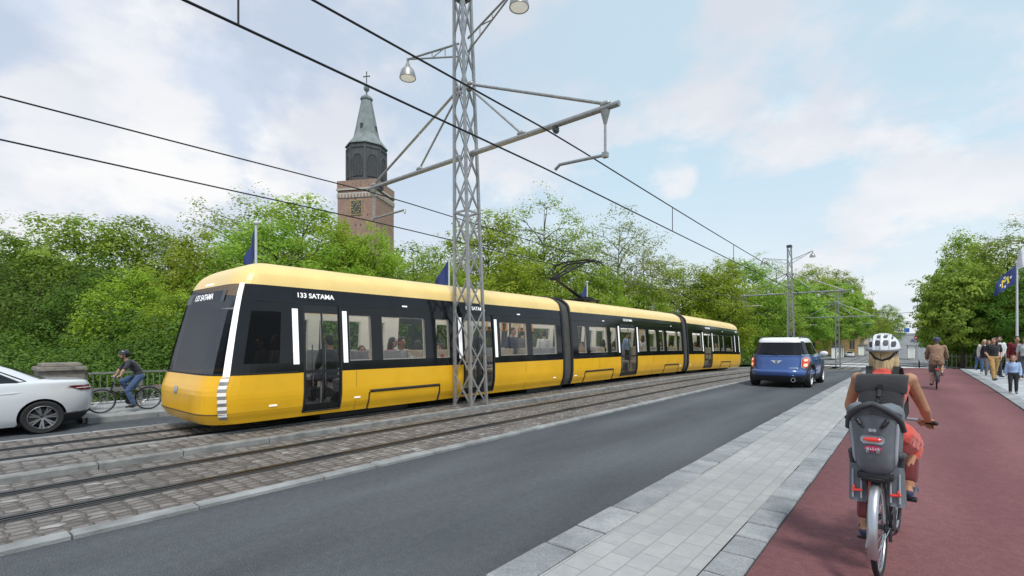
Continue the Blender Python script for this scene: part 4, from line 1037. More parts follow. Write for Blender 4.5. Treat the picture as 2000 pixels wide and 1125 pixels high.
# ------------------------------------------------------------------ people and bicycles
def remesh(mb, name, voxel, sm=2):
    me = mb.mesh(name); bm = bmesh.new(); bm.from_mesh(me); bmesh.ops.recalc_face_normals(bm, faces=bm.faces); bm.to_mesh(me); bm.free()
    o = bpy.data.objects.new('tmp', me); COL.objects.link(o)
    a = o.modifiers.new('r', 'REMESH'); a.mode = 'VOXEL'; a.voxel_size = voxel
    if sm: c = o.modifiers.new('s', 'SMOOTH'); c.factor = .5; c.iterations = sm
    dg = bpy.context.evaluated_depsgraph_get(); dg.update()
    r = bpy.data.meshes.new_from_object(o.evaluated_get(dg)); bpy.data.objects.remove(o); bpy.data.meshes.remove(me); r.name = name
    return r
from mathutils import noise as mnoise
def folds(me, amp=.006, seed=0.0):
    n = len(me.vertices); co = np.empty(n*3); no = np.empty(n*3); me.vertices.foreach_get('co', co); me.vertices.foreach_get('normal', no); co = co.reshape(-1,3); no = no.reshape(-1,3)
    d = np.array([mnoise.noise((x*9+seed+z*4, y*9+z*3, z*15-x*6)) + .5*mnoise.noise((x*22+seed, y*22+z*9, z*30)) for x, y, z in co])
    co += no*(d*amp)[:,None]; me.vertices.foreach_set('co', co.ravel()); me.update(); return me
def skin_mat(name, col):
    m = mat(name, col, .5, var=.20, scale=7, spec=.35, bump=.15, bscale=60); b = m.node_tree.nodes['Principled BSDF']
    b.inputs['Subsurface Weight'].default_value = .12; b.inputs['Subsurface Radius'].default_value = (.02,.008,.005); return m
M['skin'] = skin_mat('skin', (.50,.29,.20)); M['skin_tan'] = skin_mat('tanned_skin', (.43,.215,.125)); M['skin_d'] = skin_mat('dark_skin', (.16,.085,.055))
def cloth(name, col, var=.16, **k): M[name] = mat('cloth_'+name, col, .85, var=var, scale=14, bump=.6, bscale=11, sheen=.2, **k)
for n, c in dict(black=(.017,.017,.019), charcoal=(.035,.037,.043), jeans=(.055,.10,.20), mustard=(.42,.25,.085), white=(.72,.72,.71), cream=(.66,.62,.55), sky=(.34,.46,.68), coral=(.62,.085,.06), maroon=(.14,.02,.022), tweed=(.26,.155,.095), greys=(.13,.125,.12), magenta=(.42,.03,.10), orange=(.55,.22,.05), palegrey=(.45,.46,.48), navy=(.03,.04,.09), tan=(.45,.33,.2)).items(): cloth('c_'+n, c)
def plaid():
    m, nt, b = new_mat('cloth_plaid'); N = nt.nodes; L = nt.links; tc = N.new('ShaderNodeTexCoord')
    w1 = N.new('ShaderNodeTexWave'); w1.inputs['Scale'].default_value = 6; w1.bands_direction = 'X'; w2 = N.new('ShaderNodeTexWave'); w2.inputs['Scale'].default_value = 6; w2.bands_direction = 'Z'
    L.new(tc.outputs['Object'], w1.inputs['Vector']); L.new(tc.outputs['Object'], w2.inputs['Vector'])
    a = N.new('ShaderNodeMath'); a.operation = 'ADD'; L.new(w1.outputs['Fac'], a.inputs[0]); L.new(w2.outputs['Fac'], a.inputs[1])
    h = N.new('ShaderNodeMath'); h.operation = 'MULTIPLY'; h.inputs[1].default_value = .5; L.new(a.outputs[0], h.inputs[0])
    r = ramp(N, [(.25, (.02,.012,.016)), (.5, (.15,.016,.022)), (.8, (.30,.03,.035))]); L.new(h.outputs[0], r.inputs[0]); L.new(r.outputs[0], b.inputs['Base Color']); b.inputs['Roughness'].default_value = .9; return m
M['c_plaid'] = plaid()
def hairmat(n, c):
    m = M[n] = mat('hair_'+n, c, .5, var=.55, scale=1.0, bump=.0); nt = m.node_tree; N = nt.nodes; L = nt.links
    mp = N.new('ShaderNodeMapping'); mp.inputs['Scale'].default_value = (95, 95, 7); tc = [x for x in N if x.type == 'TEX_COORD'][0]; nz = [x for x in N if x.type == 'TEX_NOISE'][0]
    L.new(tc.outputs['Object'], mp.inputs[0]); L.new(mp.outputs[0], nz.inputs['Vector']); bp = N.new('ShaderNodeBump'); bp.inputs['Strength'].default_value = .7; bp.inputs['Distance'].default_value = .01; L.new(nz.outputs['Fac'], bp.inputs['Height']); L.new(bp.outputs[0], N['Principled BSDF'].inputs['Normal'])
for n, c in dict(h_dark=(.018,.013,.010), h_brown=(.075,.042,.022), h_blond=(.46,.33,.17), h_grey=(.22,.2,.18), h_lightbrown=(.20,.12,.06)).items(): hairmat(n, c)
M['eye'] = mat('eye_dark', (.02,.015,.012), .2); M['lip'] = mat('lip', (.36,.12,.09), .5)
M['sole'] = mat('shoe_sole', (.5,.48,.42), .7); M['helmet_w'] = mat('helmet_white', (.70,.71,.73), .3, coat=.4, var=.1); M['helmet_g'] = mat('helmet_grey', (.20,.205,.22), .4, var=.2)
M['vent_dark'] = mat('vent_dark', (.06,.062,.068), .6, var=.3); M['helmet_d'] = mat('helmet_dark', (.03,.035,.04), .35, coat=.4); M['helmet_b'] = mat('helmet_navy', (.02,.03,.09), .35, coat=.4)

def stand(st=.16, sw=.10, twist=0, arms=None, W=1.0):
    J = dict(hip=(0,0,.95), waist=(0,.005,1.10), chest=(0,.02,1.29), neck=(0,-.005,1.475), head=(0,.03,1.635))
    for s, n in ((1,'R'),(-1,'L')):
        f = st*s
        J['hip'+n] = (s*.095,0,.93); J['kn'+n] = (s*.10, f*.55+.05, .50); J['an'+n] = (s*.10, f, .085 + (.05 if f < 0 else 0)*min(1, abs(st)*6)); J['toe'+n] = (s*.115, f+.15, .035)
        J['sh'+n] = (s*.185*W, -.005, 1.425); J['el'+n] = (s*.235*W, -.04-s*sw*.4, 1.13); J['wr'+n] = (s*.235*W, .03-s*sw, .885)
        J['hd'+n] = (0,.15,-1); J['pn'+n] = (-s,.2,0)
    if arms: J.update(arms)
    return J
def sit():
    J = dict(hip=(0,0,.52), waist=(0,-.02,.66), chest=(0,0,.86), neck=(0,.0,1.05), head=(0,.04,1.21))
    for s, n in ((1,'R'),(-1,'L')):
        J['hip'+n] = (s*.095,.02,.50); J['kn'+n] = (s*.11,.42,.50); J['an'+n] = (s*.11,.44,.09); J['toe'+n] = (s*.115,.58,.04)
        J['sh'+n] = (s*.18,0,1.0); J['el'+n] = (s*.23,.05,.73); J['wr'+n] = (s*.13,.26,.66); J['hd'+n] = (-.2*s,.9,-.1); J['pn'+n] = (0,0,-1)
    return J
def torso(mb, J, k=0.0, lo='hip', W=1.0, fem=0.0):
    P = [Vector(J[n]) for n in ('hip','waist','chest')]; sh = (Vector(J['shR'])+Vector(J['shL']))/2; nk = Vector(J['neck'])
    r = (Vector(J['shR'])-Vector(J['shL'])).normalized(); rings = []
    hip, wa, ch = P
    low = hip + (hip-wa).normalized()*.10
    spec = [(low,.10,.085),(low.lerp(hip,.4),.145+.01*fem,.105),(hip,.158+.012*fem,.112+.008*fem),(hip.lerp(wa,.5),.148,.104),(wa,.132-.014*fem,.096-.006*fem),(wa.lerp(ch,.5),.145-.008*fem,.106),(ch,.163-.008*fem,.116+.006*fem),(ch.lerp(sh,.6),.166,.10),(sh,.15,.078),(sh.lerp(nk,.55),.095,.062),(nk,.058,.055)]
    for i, (c, a, b_) in enumerate(spec):
        t = (spec[min(i+1,len(spec)-1)][0] - spec[max(i-1,0)][0]).normalized(); f = t.cross(r).normalized() * -1
        a2, b2 = (a + k)*W, b_ + k
        rings.append([c + r*math.cos(2*PI*q/18)*a2 + f*math.sin(2*PI*q/18)*b2 for q in range(18)])
    if lo == 'waist': rings = rings[3:]
    mb.loft(rings)
def hand(mb, w, d, pn, s, curl=.25, grip=False):
    w = Vector(w); d = Vector(d).normalized(); n = Vector(pn); n = (n - d*n.dot(d)).normalized(); l = d.cross(n)  # lateral
    ths = -1 if l.dot(Vector((s,0,0))) > 0 else 1
    rot = Matrix((l, d, n)).transposed()
    mb.ell(w + d*.045, (.040,.056,.017), 10, 8, rot)
    ln = [(.036,.026,.020),(.042,.030,.022),(.039,.028,.021),(.030,.021,.018)]
    for i in range(4):
        b = w + d*(.088 - (.008 if i in (0,3) else 0)) - l*ths*(i-1.5)*.0205*-1; dr = d.copy(); a = 0
        for q in range(3):
            a += (curl if not grip else (1.15, 1.05, .8)[q]) * (1 + .12*i)
            dr = (d*math.cos(a) + n*math.sin(a)); e = b + dr*ln[i][q]; mb.cap(b, e, .0092-.0012*q, .0086-.0012*q, 8); b = e
    b = w + d*.028 + l*ths*.030; e = b + (d*.55 + l*ths*.75 + n*.35).normalized()*.040; mb.cap(b, e, .0125, .0105, 8)
    mb.cap(e, e + ((d*.8 + l*ths*.1 + n*.6) if not grip else (d*.3 - l*ths*.5 + n*.8)).normalized()*.032, .0105, .0085, 8)
def build_person(name, label, loc, rz, J, outfit, group=None, scale=1.0, vox=.011, rot=None, fem=0.0, W=1.0, hands=True, hair=True):
    o = outfit; t = thing(name, label, 'person', loc, rz, group, scale)
    if rot is not None: t.rotation_euler = rot
    Vv = {k: Vector(v) for k, v in J.items()}; sk = M[o.get('skin','skin')]
    hy = o.get('look', 0); hp = o.get('nod', 0)
    HR = Matrix.Rotation(hy, 3, 'Z') @ Matrix.Rotation(hp, 3, 'X'); hc = Vv['head']
    HR = HR * o.get('headk', 1.0)
    hpnt = lambda x, y, z: hc + HR @ Vector((x,y,z))
    b = MB(); torso(b, J, -.004, 'hip', W, fem)
    b.cap(Vv['neck']-Vector((0,0,.03)), hpnt(0,-.02,-.07), .056-.008*fem, .052-.008*fem)
    b.ell(hpnt(0,-.008,.022), (.074,.092,.098), 16, 12, HR); b.ell(hpnt(0,.020,-.045), (.056,.068,.066), 14, 10, HR)   # skull and jaw
    b.ell(hpnt(0,.062,-.085), (.028,.022,.020), 8, 6, HR)
    b.cap(hpnt(0,.088,.012), hpnt(0,.108,-.022), .010, .015, 8); 
    for s in (1,-1):
        b.ell(hpnt(s*.077,-.004,-.008), (.012,.022,.032), 8, 6, HR); b.ell(hpnt(s*.034,.072,-.018), (.022,.018,.018), 8, 6, HR)
        b.cap(hpnt(s*.016,.084,.030), hpnt(s*.048,.076,.028), .010, .008, 6)
    for s, n in ((1,'R'),(-1,'L')):
        sh, el, wr = Vv['sh'+n], Vv['el'+n], Vv['wr'+n]; am = 1 - .14*fem
        b.cap(Vv['chest'].lerp(sh,.75), sh, .065*am, .060*am); b.cap(sh, sh.lerp(el,.5), .052*am, .049*am); b.cap(sh.lerp(el,.5), el, .049*am, .039*am); b.cap(el, el.lerp(wr,.35), .040*am, .040*am); b.cap(el.lerp(wr,.35), wr, .040*am, .026*am)
        if hands: hand(b, wr, Vv['hd'+n], Vv['pn'+n], s, o.get('curl',.28), o.get('grip', False))
        else: b.cap(wr, wr+Vv['hd'+n].normalized()*.12, .032, .026)
        hi, kn, an, to = Vv['hip'+n], Vv['kn'+n], Vv['an'+n], Vv['toe'+n]
        b.cap(hi, hi.lerp(kn,.5), .088, .074); b.cap(hi.lerp(kn,.5), kn, .074, .054); cm = kn.lerp(an,.32) + Vector((0,-.018,0)); b.cap(kn, cm, .053, .056); b.cap(cm, an, .056, .036)
        b.cap(an, to, .036, .028); b.ell(an+Vector((0,-.035,-.03)), (.032,.036,.034), 8, 6)
    me = remesh(b, 'body', vox, 2); link('body', me, sk, t, 60)
    # face details
    for s in (1,-1):
        q = MB(); q.ell(hpnt(s*.033,.084,.006), (.013,.008,.007), 8, 6, HR); q.build('eye', M['eye'], t, smooth=60)
        q = MB(); q.cap(hpnt(s*.016,.094,.030), hpnt(s*.050,.082,.028), .005, .004, 6); q.build('eyebrow', M[o.get('hairm','h_dark')], t, smooth=60)
    q = MB(); q.cap(hpnt(-.020,.086,-.060), hpnt(.020,.086,-.060), .0065, .0065, 6); q.build('mouth', M['lip'], t, smooth=60)
    # clothes
    if o.get('top'):
        b = MB(); torso(b, J, o.get('loose',.014), 'hip' if o.get('long') else 'waist', W, fem); L_ = o.get('sleeve', .5)
        lowpt = Vv['hip']
        if not o.get('long'): b.ell(Vv['hip'].lerp(Vv['waist'],.35), ((.160+.01*fem)*W,.118,.06), 16, 8)
        for s, n in ((1,'R'),(-1,'L')):
            sh, el, wr = Vv['sh'+n], Vv['el'+n], Vv['wr'+n]; g = o.get('loose',.014)
            b.cap(Vv['chest'].lerp(sh,.55), sh.lerp(Vv['chest'],0 if L_ > 0 else .22), .072, (.052+g) if L_ > 0 else .040)
            if L_ > 0: b.cap(sh, sh.lerp(el, min(1, L_*2)), .050+g, .046+g)
            if L_ > .5: b.cap(el, el.lerp(wr, (L_-.5)*2-.04), .046+g, .031+g)
        if o.get('coat'):
            for s in (1,-1): b.cap(Vv['hip']+Vector((s*.07,0,.1)), Vv['hip']+Vector((s*.08,-.01,-.12)), .105, .115)
        link('top', folds(remesh(b, 'top', vox*1.05, 3), .010 if o.get('coat') else .007, loc[0]), M[o['top']], t, 60)
    if o.get('collar'):
        b = MB(); b.tube([Vv['neck']+Vector((math.cos(a)*.066, math.sin(a)*.06-.005, .012+.012*math.sin(-a))) for a in [2*PI*k/14 for k in range(14)]], .016, 6, close=True); b.build('collar', M[o['collar']], t, smooth=60)
    if o.get('inner'):
        b = MB(); c1 = Vv['chest'].lerp(Vv['neck'],.72); c2 = Vv['hip'].lerp(Vv['waist'],.25)
        for k in range(9): b.ell(c1.lerp(c2,k/8)+Vector((0,.062+.02*math.sin(PI*k/8),0)), (.045+.012*(k/8),.075,.05), 10, 8)
        link('inner_shirt', remesh(b, 'inner_shirt', vox, 3), M[o['inner']], t, 60)
    if o.get('bottom'):
        b = MB(); L_ = o.get('leg', 1.0); g = o.get('bag', .014)
        b.ell(Vv['hip']+Vector((0,0,-.01)), ((.168+.012*fem)*W,.125,.115), 18, 10)
        for s, n in ((1,'R'),(-1,'L')):
            hi, kn, an = Vv['hip'+n], Vv['kn'+n], Vv['an'+n]
            b.cap(hi, hi.lerp(kn,.5), .094+g*.5, .080+g)
            if L_ > .45: b.cap(hi.lerp(kn,.5), kn, .080+g, .060+g)
            if L_ > .5: e = kn.lerp(an, (L_-.5)*2-.03); b.cap(kn, kn.lerp(e,.4), .060+g, .058+g); b.cap(kn.lerp(e,.4), e, .058+g, .044+g)
        link('bottom', folds(remesh(b, 'bottom', vox*1.05, 3), .009, loc[1]), M[o['bottom']], t, 60)
    if o.get('under'):
        b = MB(); L_ = o['under'][1]
        for s, n in ((1,'R'),(-1,'L')):
            hi, kn, an = Vv['hip'+n], Vv['kn'+n], Vv['an'+n]; e = kn.lerp(an, (L_-.5)*2); b.cap(hi.lerp(kn,.7), kn, .062, .058); b.cap(kn, kn.lerp(e,.5), .060, .063); b.cap(kn.lerp(e,.5), e, .063, .056)
        link('leggings', remesh(b, 'leggings', vox*1.05, 3), M[o['under'][0]], t, 60)
    for s, n in ((1,'R'),(-1,'L')):
        an, to = Vv['an'+n], Vv['toe'+n]; d = (to-an); d.normalize(); q = MB()
        heel = an - Vector((d.x,d.y,0))*.045 + Vector((0,0,-.045))
        q.cap(heel, to, .036, .034); q.cap(an+Vector((0,0,-.02)), to.lerp(an,.3), .042, .038); q.ell(to+Vector((0,.02,-.002)), (.046,.055,.028), 10, 8)
        link('shoe', remesh(q, 'shoe', min(vox, .010), 2), M[o.get('shoe','c_black')], t, 60)
    hs = o.get('hair','short'); hm = M[o.get('hairm','h_dark')]
    if hs:
        b = MB()
        if hs in ('short','long','bob'):
            b.ell(hpnt(0,-.020,.038), (.085,.094,.095), 16, 10, HR)
            b.ell(hpnt(0,-.052,-.005), (.076,.058,.085), 12, 8, HR)
            if hs == 'short':
                for k in range(16): a = 2*PI*k/16; b.ell(hpnt(math.cos(a)*.05, -.02+math.sin(a)*.055, .105+.012*math.sin(k*2.3)), (.028,.03,.022), 8, 6)
        if hs in ('long','bob'):
            dn = .26 if hs == 'long' else .15
            for k in range(15):
                a = PI + PI*(k/14) ; x = math.cos(a)*.075; y = math.sin(a)*.072 - .015
                b.tube([hpnt(x*.85,y*.8,.06), hpnt(x*1.08,y*1.12,-.02), hpnt(x*1.15,y*1.2-.01,-.12), hpnt(x*.95+.01*math.sin(k*3.1),y*1.15-.02,-.08-dn*(.8+.2*math.sin(k*5.3)))], [.026,.028,.026,.010], 8)
        if hs == 'nape':
            for k in range(17):
                a = PI*1.06 + PI*.88*(k/16); x = math.cos(a)*.072; y = math.sin(a)*.075 - .012; w_ = math.sin(k*4.7)
                b.tube([hpnt(x*.9,y*.9,.00), hpnt(x*1.05,y*1.1,-.06), hpnt(x*1.0+.008*w_,y*1.1-.012,-.12), hpnt(x*.95+.022*w_,y*1.05-.02,-.155-.055*math.cos(k*2.9))], [.022,.024,.019,.006], 8)
            b.ell(hpnt(0,-.03,.03), (.08,.085,.085), 14, 8, HR)
        link('hair', remesh(b, 'hair', vox*.9, 1), hm, t, 60)
    if o.get('beard'):
        b = MB(); b.ell(hpnt(0,.045,-.085), (.052,.045,.038), 12, 8, HR); b.build('beard', hm, t, smooth=60)
    if o.get('helmet'): helmet(t, hpnt, HR, *o['helmet'])
    return t
def helmet(t, hpnt, HR, shell, vent, rich=False):
    h = MB(); n, m = 40, 18
    def hp(a, q, k=1.0, rib=True):   # a round the head, q from rim (0) to crown (1)
        ca, sa = math.cos(a), math.sin(a); e = math.sin(q*PI/2); w = math.cos(q*PI/2)
        tail = 1 + .10*max(0,-sa)**2
        return hpnt(ca*.104*k*w**.8, -.012 + sa*.135*k*w**.8*tail, .030 + (.118*k)*e**.95 + .012*sa*(1-q))
    rings = [[hp(2*PI*i/n, j/m*.98) for i in range(n)] for j in range(m+1)]
    inner = [[hp(2*PI*i/n, j/m*.98, .86) for i in range(n)] for j in range(m+1)]
    h.loft(rings, 0, False); h.add(rings[-1], [tuple(range(n))])
    h.loft([inner[0], rings[0]], 0, False); h.loft(list(reversed(inner)), 0, False)
    o = h.build('helmet', M[shell], t, smooth=50)
    # vents: dark elongated openings, running front to back
    v = MB()
    def vent_patch(x0, x1, q0, q1, back):
        rows = []
        for j in range(5):
            q = lerp(q0, q1, j/4); w = max(.25, math.cos(q*PI/2)**.8); row = []; sh = 1 - .35*abs(j/2-1)**2
            for i in range(5):
                x = lerp((x0+x1)/2-(x1-x0)/2*sh, (x0+x1)/2+(x1-x0)/2*sh, i/4); a = math.asin(clamp(x/(.104*w), -.98, .98)); row.append(hp(-PI/2+a if back else PI/2-a, q, 1.006))
            rows.append(row)
        v.loft(rows, 0, False, False, False)
    for back in (True, False):
        for s in (1,-1):
            vent_patch(*sorted((s*.008, s*.042)), .20, .46, back); vent_patch(*sorted((s*.054, s*.084)), .14, .38, back)
            vent_patch(*sorted((s*.008, s*.034)), .56, .82, back); vent_patch(*sorted((s*.042, s*.066)), .48, .66, back)
    v.build('helmet_vent', M['vent_dark' if rich else vent], o, smooth=60)
    r = MB()
    r.tube([hp(2*PI*k/36, .015, 1.01) for k in range(36)], .009, 6, close=True); r.build('helmet_rim', M['helmet_g' if rich else vent], o, smooth=60)
    if rich:
        r = MB()
        for sx in (-.048,0,.048):
            pts = []
            for k in range(13):
                q = lerp(.04, 1.0, k/12) ; w = math.cos(q*.97*PI/2)**.8; rr = clamp(sx/(.104*max(w,.3)), -.97, .97); pts.append(hp(-PI/2+math.asin(rr), q*.97, 1.02))
            r.tube(pts, .0085, 6)
        r.build('helmet_rib', M['helmet_w'], o, smooth=60)
    s = MB()
    for sx in (1,-1): s.tube([hpnt(sx*.085,.03,.03), hpnt(sx*.072,.03,-.06), hpnt(sx*.03,.045,-.11)], .006, 5); s.tube([hpnt(sx*.082,-.06,.02), hpnt(sx*.072,.03,-.06)], .006, 5)
    s.tube([hpnt(-.07,-.06,.0), hpnt(-.045,-.10,-.035), hpnt(0,-.112,-.052), hpnt(.045,-.10,-.035), hpnt(.07,-.06,.0)], .010 if rich else .006, 6)
    s.build('helmet_strap', M['black'], o, smooth=60)

def bicycle(label, loc, rot, scale=1.0, mudguard=True, frame='black', seat=False, rack=True):
    """origin at the rear tyre's contact point, +Y forward"""
    t = thing('bicycle', label, 'bicycle', loc, 0, None, scale); t.rotation_euler = rot
    wb, r = 1.08, .335; rh = Vector((0,0,r)); fh = Vector((0,wb,r)); bb = Vector((0,.45,.28)); hd0 = Vector((0,.86,.62)); hd1 = Vector((0,.81,.86)); st = Vector((0,.26,.80)); ax = Matrix.Rotation(PI/2,3,'Y')
    f = MB()
    f.tube([bb, hd0], .020, 8); f.tube([bb, st], .017, 8); f.tube([st+Vector((0,0,-.12)), hd1+Vector((0,.012,-.06))], .016, 8); f.tube([hd0+Vector((0,.012,-.05)), hd1], .021, 8)
    for s in (1,-1):
        f.tube([bb+Vector((s*.03,0,0)), rh+Vector((s*.065,0,0))], .010, 6); f.tube([st+Vector((s*.012,0,-.08)), rh+Vector((s*.065,0,0))], .009, 6)
    f.lathe([(.026,-.05),(.026,.05)], 12, bb, ax); f.build('frame', M[frame], t, smooth=50)
    f = MB()
    for s in (1,-1): f.tube([hd0+Vector((s*.045,.02,-.02)), hd0+Vector((s*.05,.05,-.10)), fh+Vector((s*.055,-.02,.08)), fh+Vector((s*.055,0,0))], [.014,.014,.011,.009], 6)
    f.tube([hd0+Vector((-.05,.02,-.02)), hd0+Vector((.05,.02,-.02))], .016, 6); f.build('fork', M[frame], t, smooth=50)
    for c in (rh, fh):
        b = MB(); n = 44; b.tube([c+Vector((0,math.cos(2*PI*k/n)*(r-.018),math.sin(2*PI*k/n)*(r-.018))) for k in range(n)], .0185, 8, close=True)
        w = b.build('wheel', M['rubber'], t, smooth=60)
        b = MB(); b.tube([c+Vector((0,math.cos(2*PI*k/n)*(r-.042),math.sin(2*PI*k/n)*(r-.042))) for k in range(n)], .011, 6, close=True); b.build('rim', M['alu'], w, smooth=60)
        b = MB()
        for k in range(28):
            a = 2*PI*k/28; s = 1 if k % 2 else -1; b.tube([c+Vector((s*.03,math.cos(a+s*.5)*.022,math.sin(a+s*.5)*.022)), c+Vector((0,math.cos(a)*(r-.045),math.sin(a)*(r-.045)))], .0017, 4)
        b.build('spokes', M['alu'], w)
        b = MB(); b.lathe([(.012,-.065),(.022,-.035),(.018,0),(.022,.035),(.012,.065)], 10, c, ax); b.build('hub', M['steel_d'], w, smooth=40)
    if mudguard:
        for c, a0, a1 in ((rh,R(12),R(200)),(fh,R(30),R(170))):
            b = MB(); rows = []
            for k in range(25):
                a = lerp(a0,a1,k/24); row = []
                for x, d in ((-.030,-.016),(-.026,0),(-.012,.007),(.012,.007),(.026,0),(.030,-.016)): row.append(c+Vector((x,math.cos(a)*(r+.012+d),math.sin(a)*(r+.012+d))))
                rows.append(row)
            b.loft(rows,0,False,False,False); b.tube([c+Vector((.034,math.cos(a1-.2)*(r+.01),math.sin(a1-.2)*(r+.01))), c+Vector((.06,0,0))], .003, 4); b.tube([c+Vector((-.034,math.cos(a1-.2)*(r+.01),math.sin(a1-.2)*(r+.01))), c+Vector((-.06,0,0))], .003, 4)
            b.build('mudguard', M['alu'] if seat else M['black'], t, smooth=60)
    b = MB(); b.tube([st, st+Vector((0,-.025,.10))], .013, 8); b.ell((0,.20,.925), (.075,.10,.035), 12, 8); b.ell((0,.33,.93), (.028,.12,.026), 10, 8); b.build('saddle', M['black'], t, smooth=60)
    b = MB(); hb = Vector((0,.80,.99)); b.tube([hd1, hb], .014, 8); b.tube([hb, hb+Vector((0,.05,.01))], .018, 8)
    b.tube([hb+Vector((-.27,-.04,.0)), hb+Vector((-.16,.02,.01)), hb+Vector((-.06,.05,.01)), hb+Vector((.06,.05,.01)), hb+Vector((.16,.02,.01)), hb+Vector((.27,-.04,.0))], .012, 8); h = b.build('handlebar', M['alu'], t, smooth=60)
    for s in (1,-1):
        b = MB(); b.cap(hb+Vector((s*.19,.005,.006)), hb+Vector((s*.285,-.05,0)), .017, .018); b.tube([hb+Vector((s*.15,.05,.0)), hb+Vector((s*.20,.075,-.015)), hb+Vector((s*.26,.05,-.03))], .006, 5); b.build('grip', M['black'], h, smooth=60)
    b = MB(); b.lathe([(.09,.042),(.095,.045),(.09,.049)], 28, bb, ax)
    b.tube([bb+Vector((.07,0,0)), bb+Vector((.085,.03,.165))], .012, 6); b.tube([bb+Vector((-.07,0,0)), bb+Vector((-.085,-.03,-.165))], .012, 6); cr = b.build('crank', M['steel_d'], t, smooth=40)
    for s, p in ((1,bb+Vector((.135,.03,.165))),(-1,bb+Vector((-.135,-.03,-.165)))): b = MB(); b.box(p, (.09,.085,.022)); b.build('pedal', M['black'], cr, bevel=.005)
    b = MB(); b.tube([bb+Vector((.045,0,.092)), rh+Vector((.045,0,.035))], .004, 4); b.tube([bb+Vector((.045,0,-.092)), rh+Vector((.045,.02,-.06))], .004, 4); b.lathe([(.035,.035),(.035,.055)],14,rh,ax); b.tube([rh+Vector((.06,.0,-.01)), rh+Vector((.06,.02,-.09))], .012, 6); b.build('chain', M['steel_d'], t)
    if rack:
        b = MB()
        for s in (1,-1): b.tube([Vector((s*.05,.20,.70)), Vector((s*.055,-.16,.70))], .006, 5); b.tube([Vector((s*.055,-.04,.70)), rh+Vector((s*.07,0,.01))], .006, 5)
        for y in (.18,.06,-.06,-.16): b.tube([(-.055,y,.70),(.055,y,.70)], .005, 5)
        b.build('rack', M['black'], t, smooth=60)
        if not seat: b = MB(); b.box((0,-.18,.68), (.08,.02,.05)); b.build('rear_lamp', M['tail'], t, bevel=.008)
    return t
def child_seat(t):
    """grey moulded child seat over the rear rack, seen from its back"""
    S = MB(); rows = []; n = 18
    # back shell: profile up the back; half width, centre y, thickness
    prof = [(.70,.085,-.05),(.735,.115,-.10),(.78,.132,-.135),(.84,.140,-.15),(.90,.143,-.155),(.98,.150,-.160),(1.06,.158,-.168),(1.12,.163,-.175),(1.165,.158,-.180),(1.195,.135,-.178),(1.21,.09,-.172)]
    def sp(z, u, off=0):   # u -1..1 across
        w = interp(z, [p[0] for p in prof], [p[1] for p in prof]); y = interp(z, [p[0] for p in prof], [p[2] for p in prof])
        bul = .045*(1-abs(u)**2.2); wing = .085*max(0, abs(u)-.62)/.38
        k = .012*math.cos(u*PI*3) if z > .86 else 0
        return Vector((u*w, y - bul + wing*1.2 + k*.4 - off, z))
    zs = [lerp(.70,1.21,k/26) for k in range(27)]
    out = [[sp(z, -1+2*i/n) for i in range(n+1)] for z in zs]; inn = [[sp(z, -1+2*i/n, -.022) for i in range(n+1)] for z in zs]
    rings = [o + list(reversed(i_)) for o, i_ in zip(out, inn)]; S.loft(rings)
    sh = S.build('child_seat', M['seat_grey'], t, smooth=50)
    b = MB()   # dark padded hood edge along the top
    b.tube([sp(lerp(1.02,1.205,math.sin(PI*k/20)**.6), -1+2*k/20, .004)+Vector((0,0,.006)) for k in range(21)], .019, 8); b.build('seat_edge', M['seat_dark'], sh, smooth=60)
    b = MB(); rows = []
    for k in range(15):
        u = -.93+1.86*k/14; ztop = lerp(1.02,1.205,math.sin(PI*(k+3.2)/20.4)**.6); zb = 1.085 + .055*(1-(u/.93)**2); rows.append([sp(min(zb,ztop-.004), u, .006), sp(ztop, u, .006)])
    b.loft(rows,0,False,False,False); b.build('seat_padding', M['seat_dark'], sh, smooth=60)
    for s in (1,-1):
        b = MB(); b.tube([sp(z, s*.80, .004) for z in [lerp(.80,1.08,k/8) for k in range(9)]], [.006]+[.013]*7+[.006], 8); b.build('seat_rib', M['seat_light'], sh, smooth=60)
        b = MB(); b.cap(sp(1.10,s*.50,.006), sp(1.075,s*.40,.012), .016, .013); b.cap(sp(1.065,s*.36,.006), sp(1.055,s*.30,.008), .010,.008); b.build('strap_slot', M['black'], sh, smooth=60)
        b = MB(); b.tube([sp(.885,s*.20,.006), sp(.90,s*.20,.010), sp(.915,s*.20,.006)], .010, 6); b.build('buckle', M['alu'], sh, smooth=60)
        # arm wings and leg guards
        b = MB(); b.cap((s*.128,-.09,.86), (s*.140,.02,.845), .030, .026); b.cap((s*.132,-.06,.85), (s*.128,-.04,.74), .028, .024); link('side_wing', remesh(b,'side_wing',.009,2), M['seat_dark'], sh, 60)
        b = MB(); rows = []
        for z, w, d in ((.78,.044,.045),(.70,.047,.05),(.61,.049,.055),(.55,.050,.06),(.525,.048,.07)):
            c = Vector((s*.105,-.035,z)); rows.append([c+Vector((-w,-d,0)), c+Vector((-w*.5,-d-.016,0)), c+Vector((w*.5,-d-.016,0)), c+Vector((w,-d,0)), c+Vector((w,d*.4,0)), c+Vector((-w,d*.4,0))])
        b.loft(rows); g = b.build('leg_guard', M['seat_grey'], sh, smooth=30)
        for dx in (-.03,.03): b = MB(); b.tube([(s*.105+dx*.8,-.100,.74),(s*.105+dx*.8,-.115,.62),(s*.105+dx*.8,-.125,.55)], .006, 6); b.build('guard_rib', M['seat_light'], g, smooth=60)
        b = MB(); b.cap((s*.105-.022,-.122,.60),(s*.105+.026,-.122,.605),.009,.008); b.ell((s*.105+.018*s,-.122,.618),(.009,.010,.018)); b.build('red_clip', M['tail'], g, smooth=60)
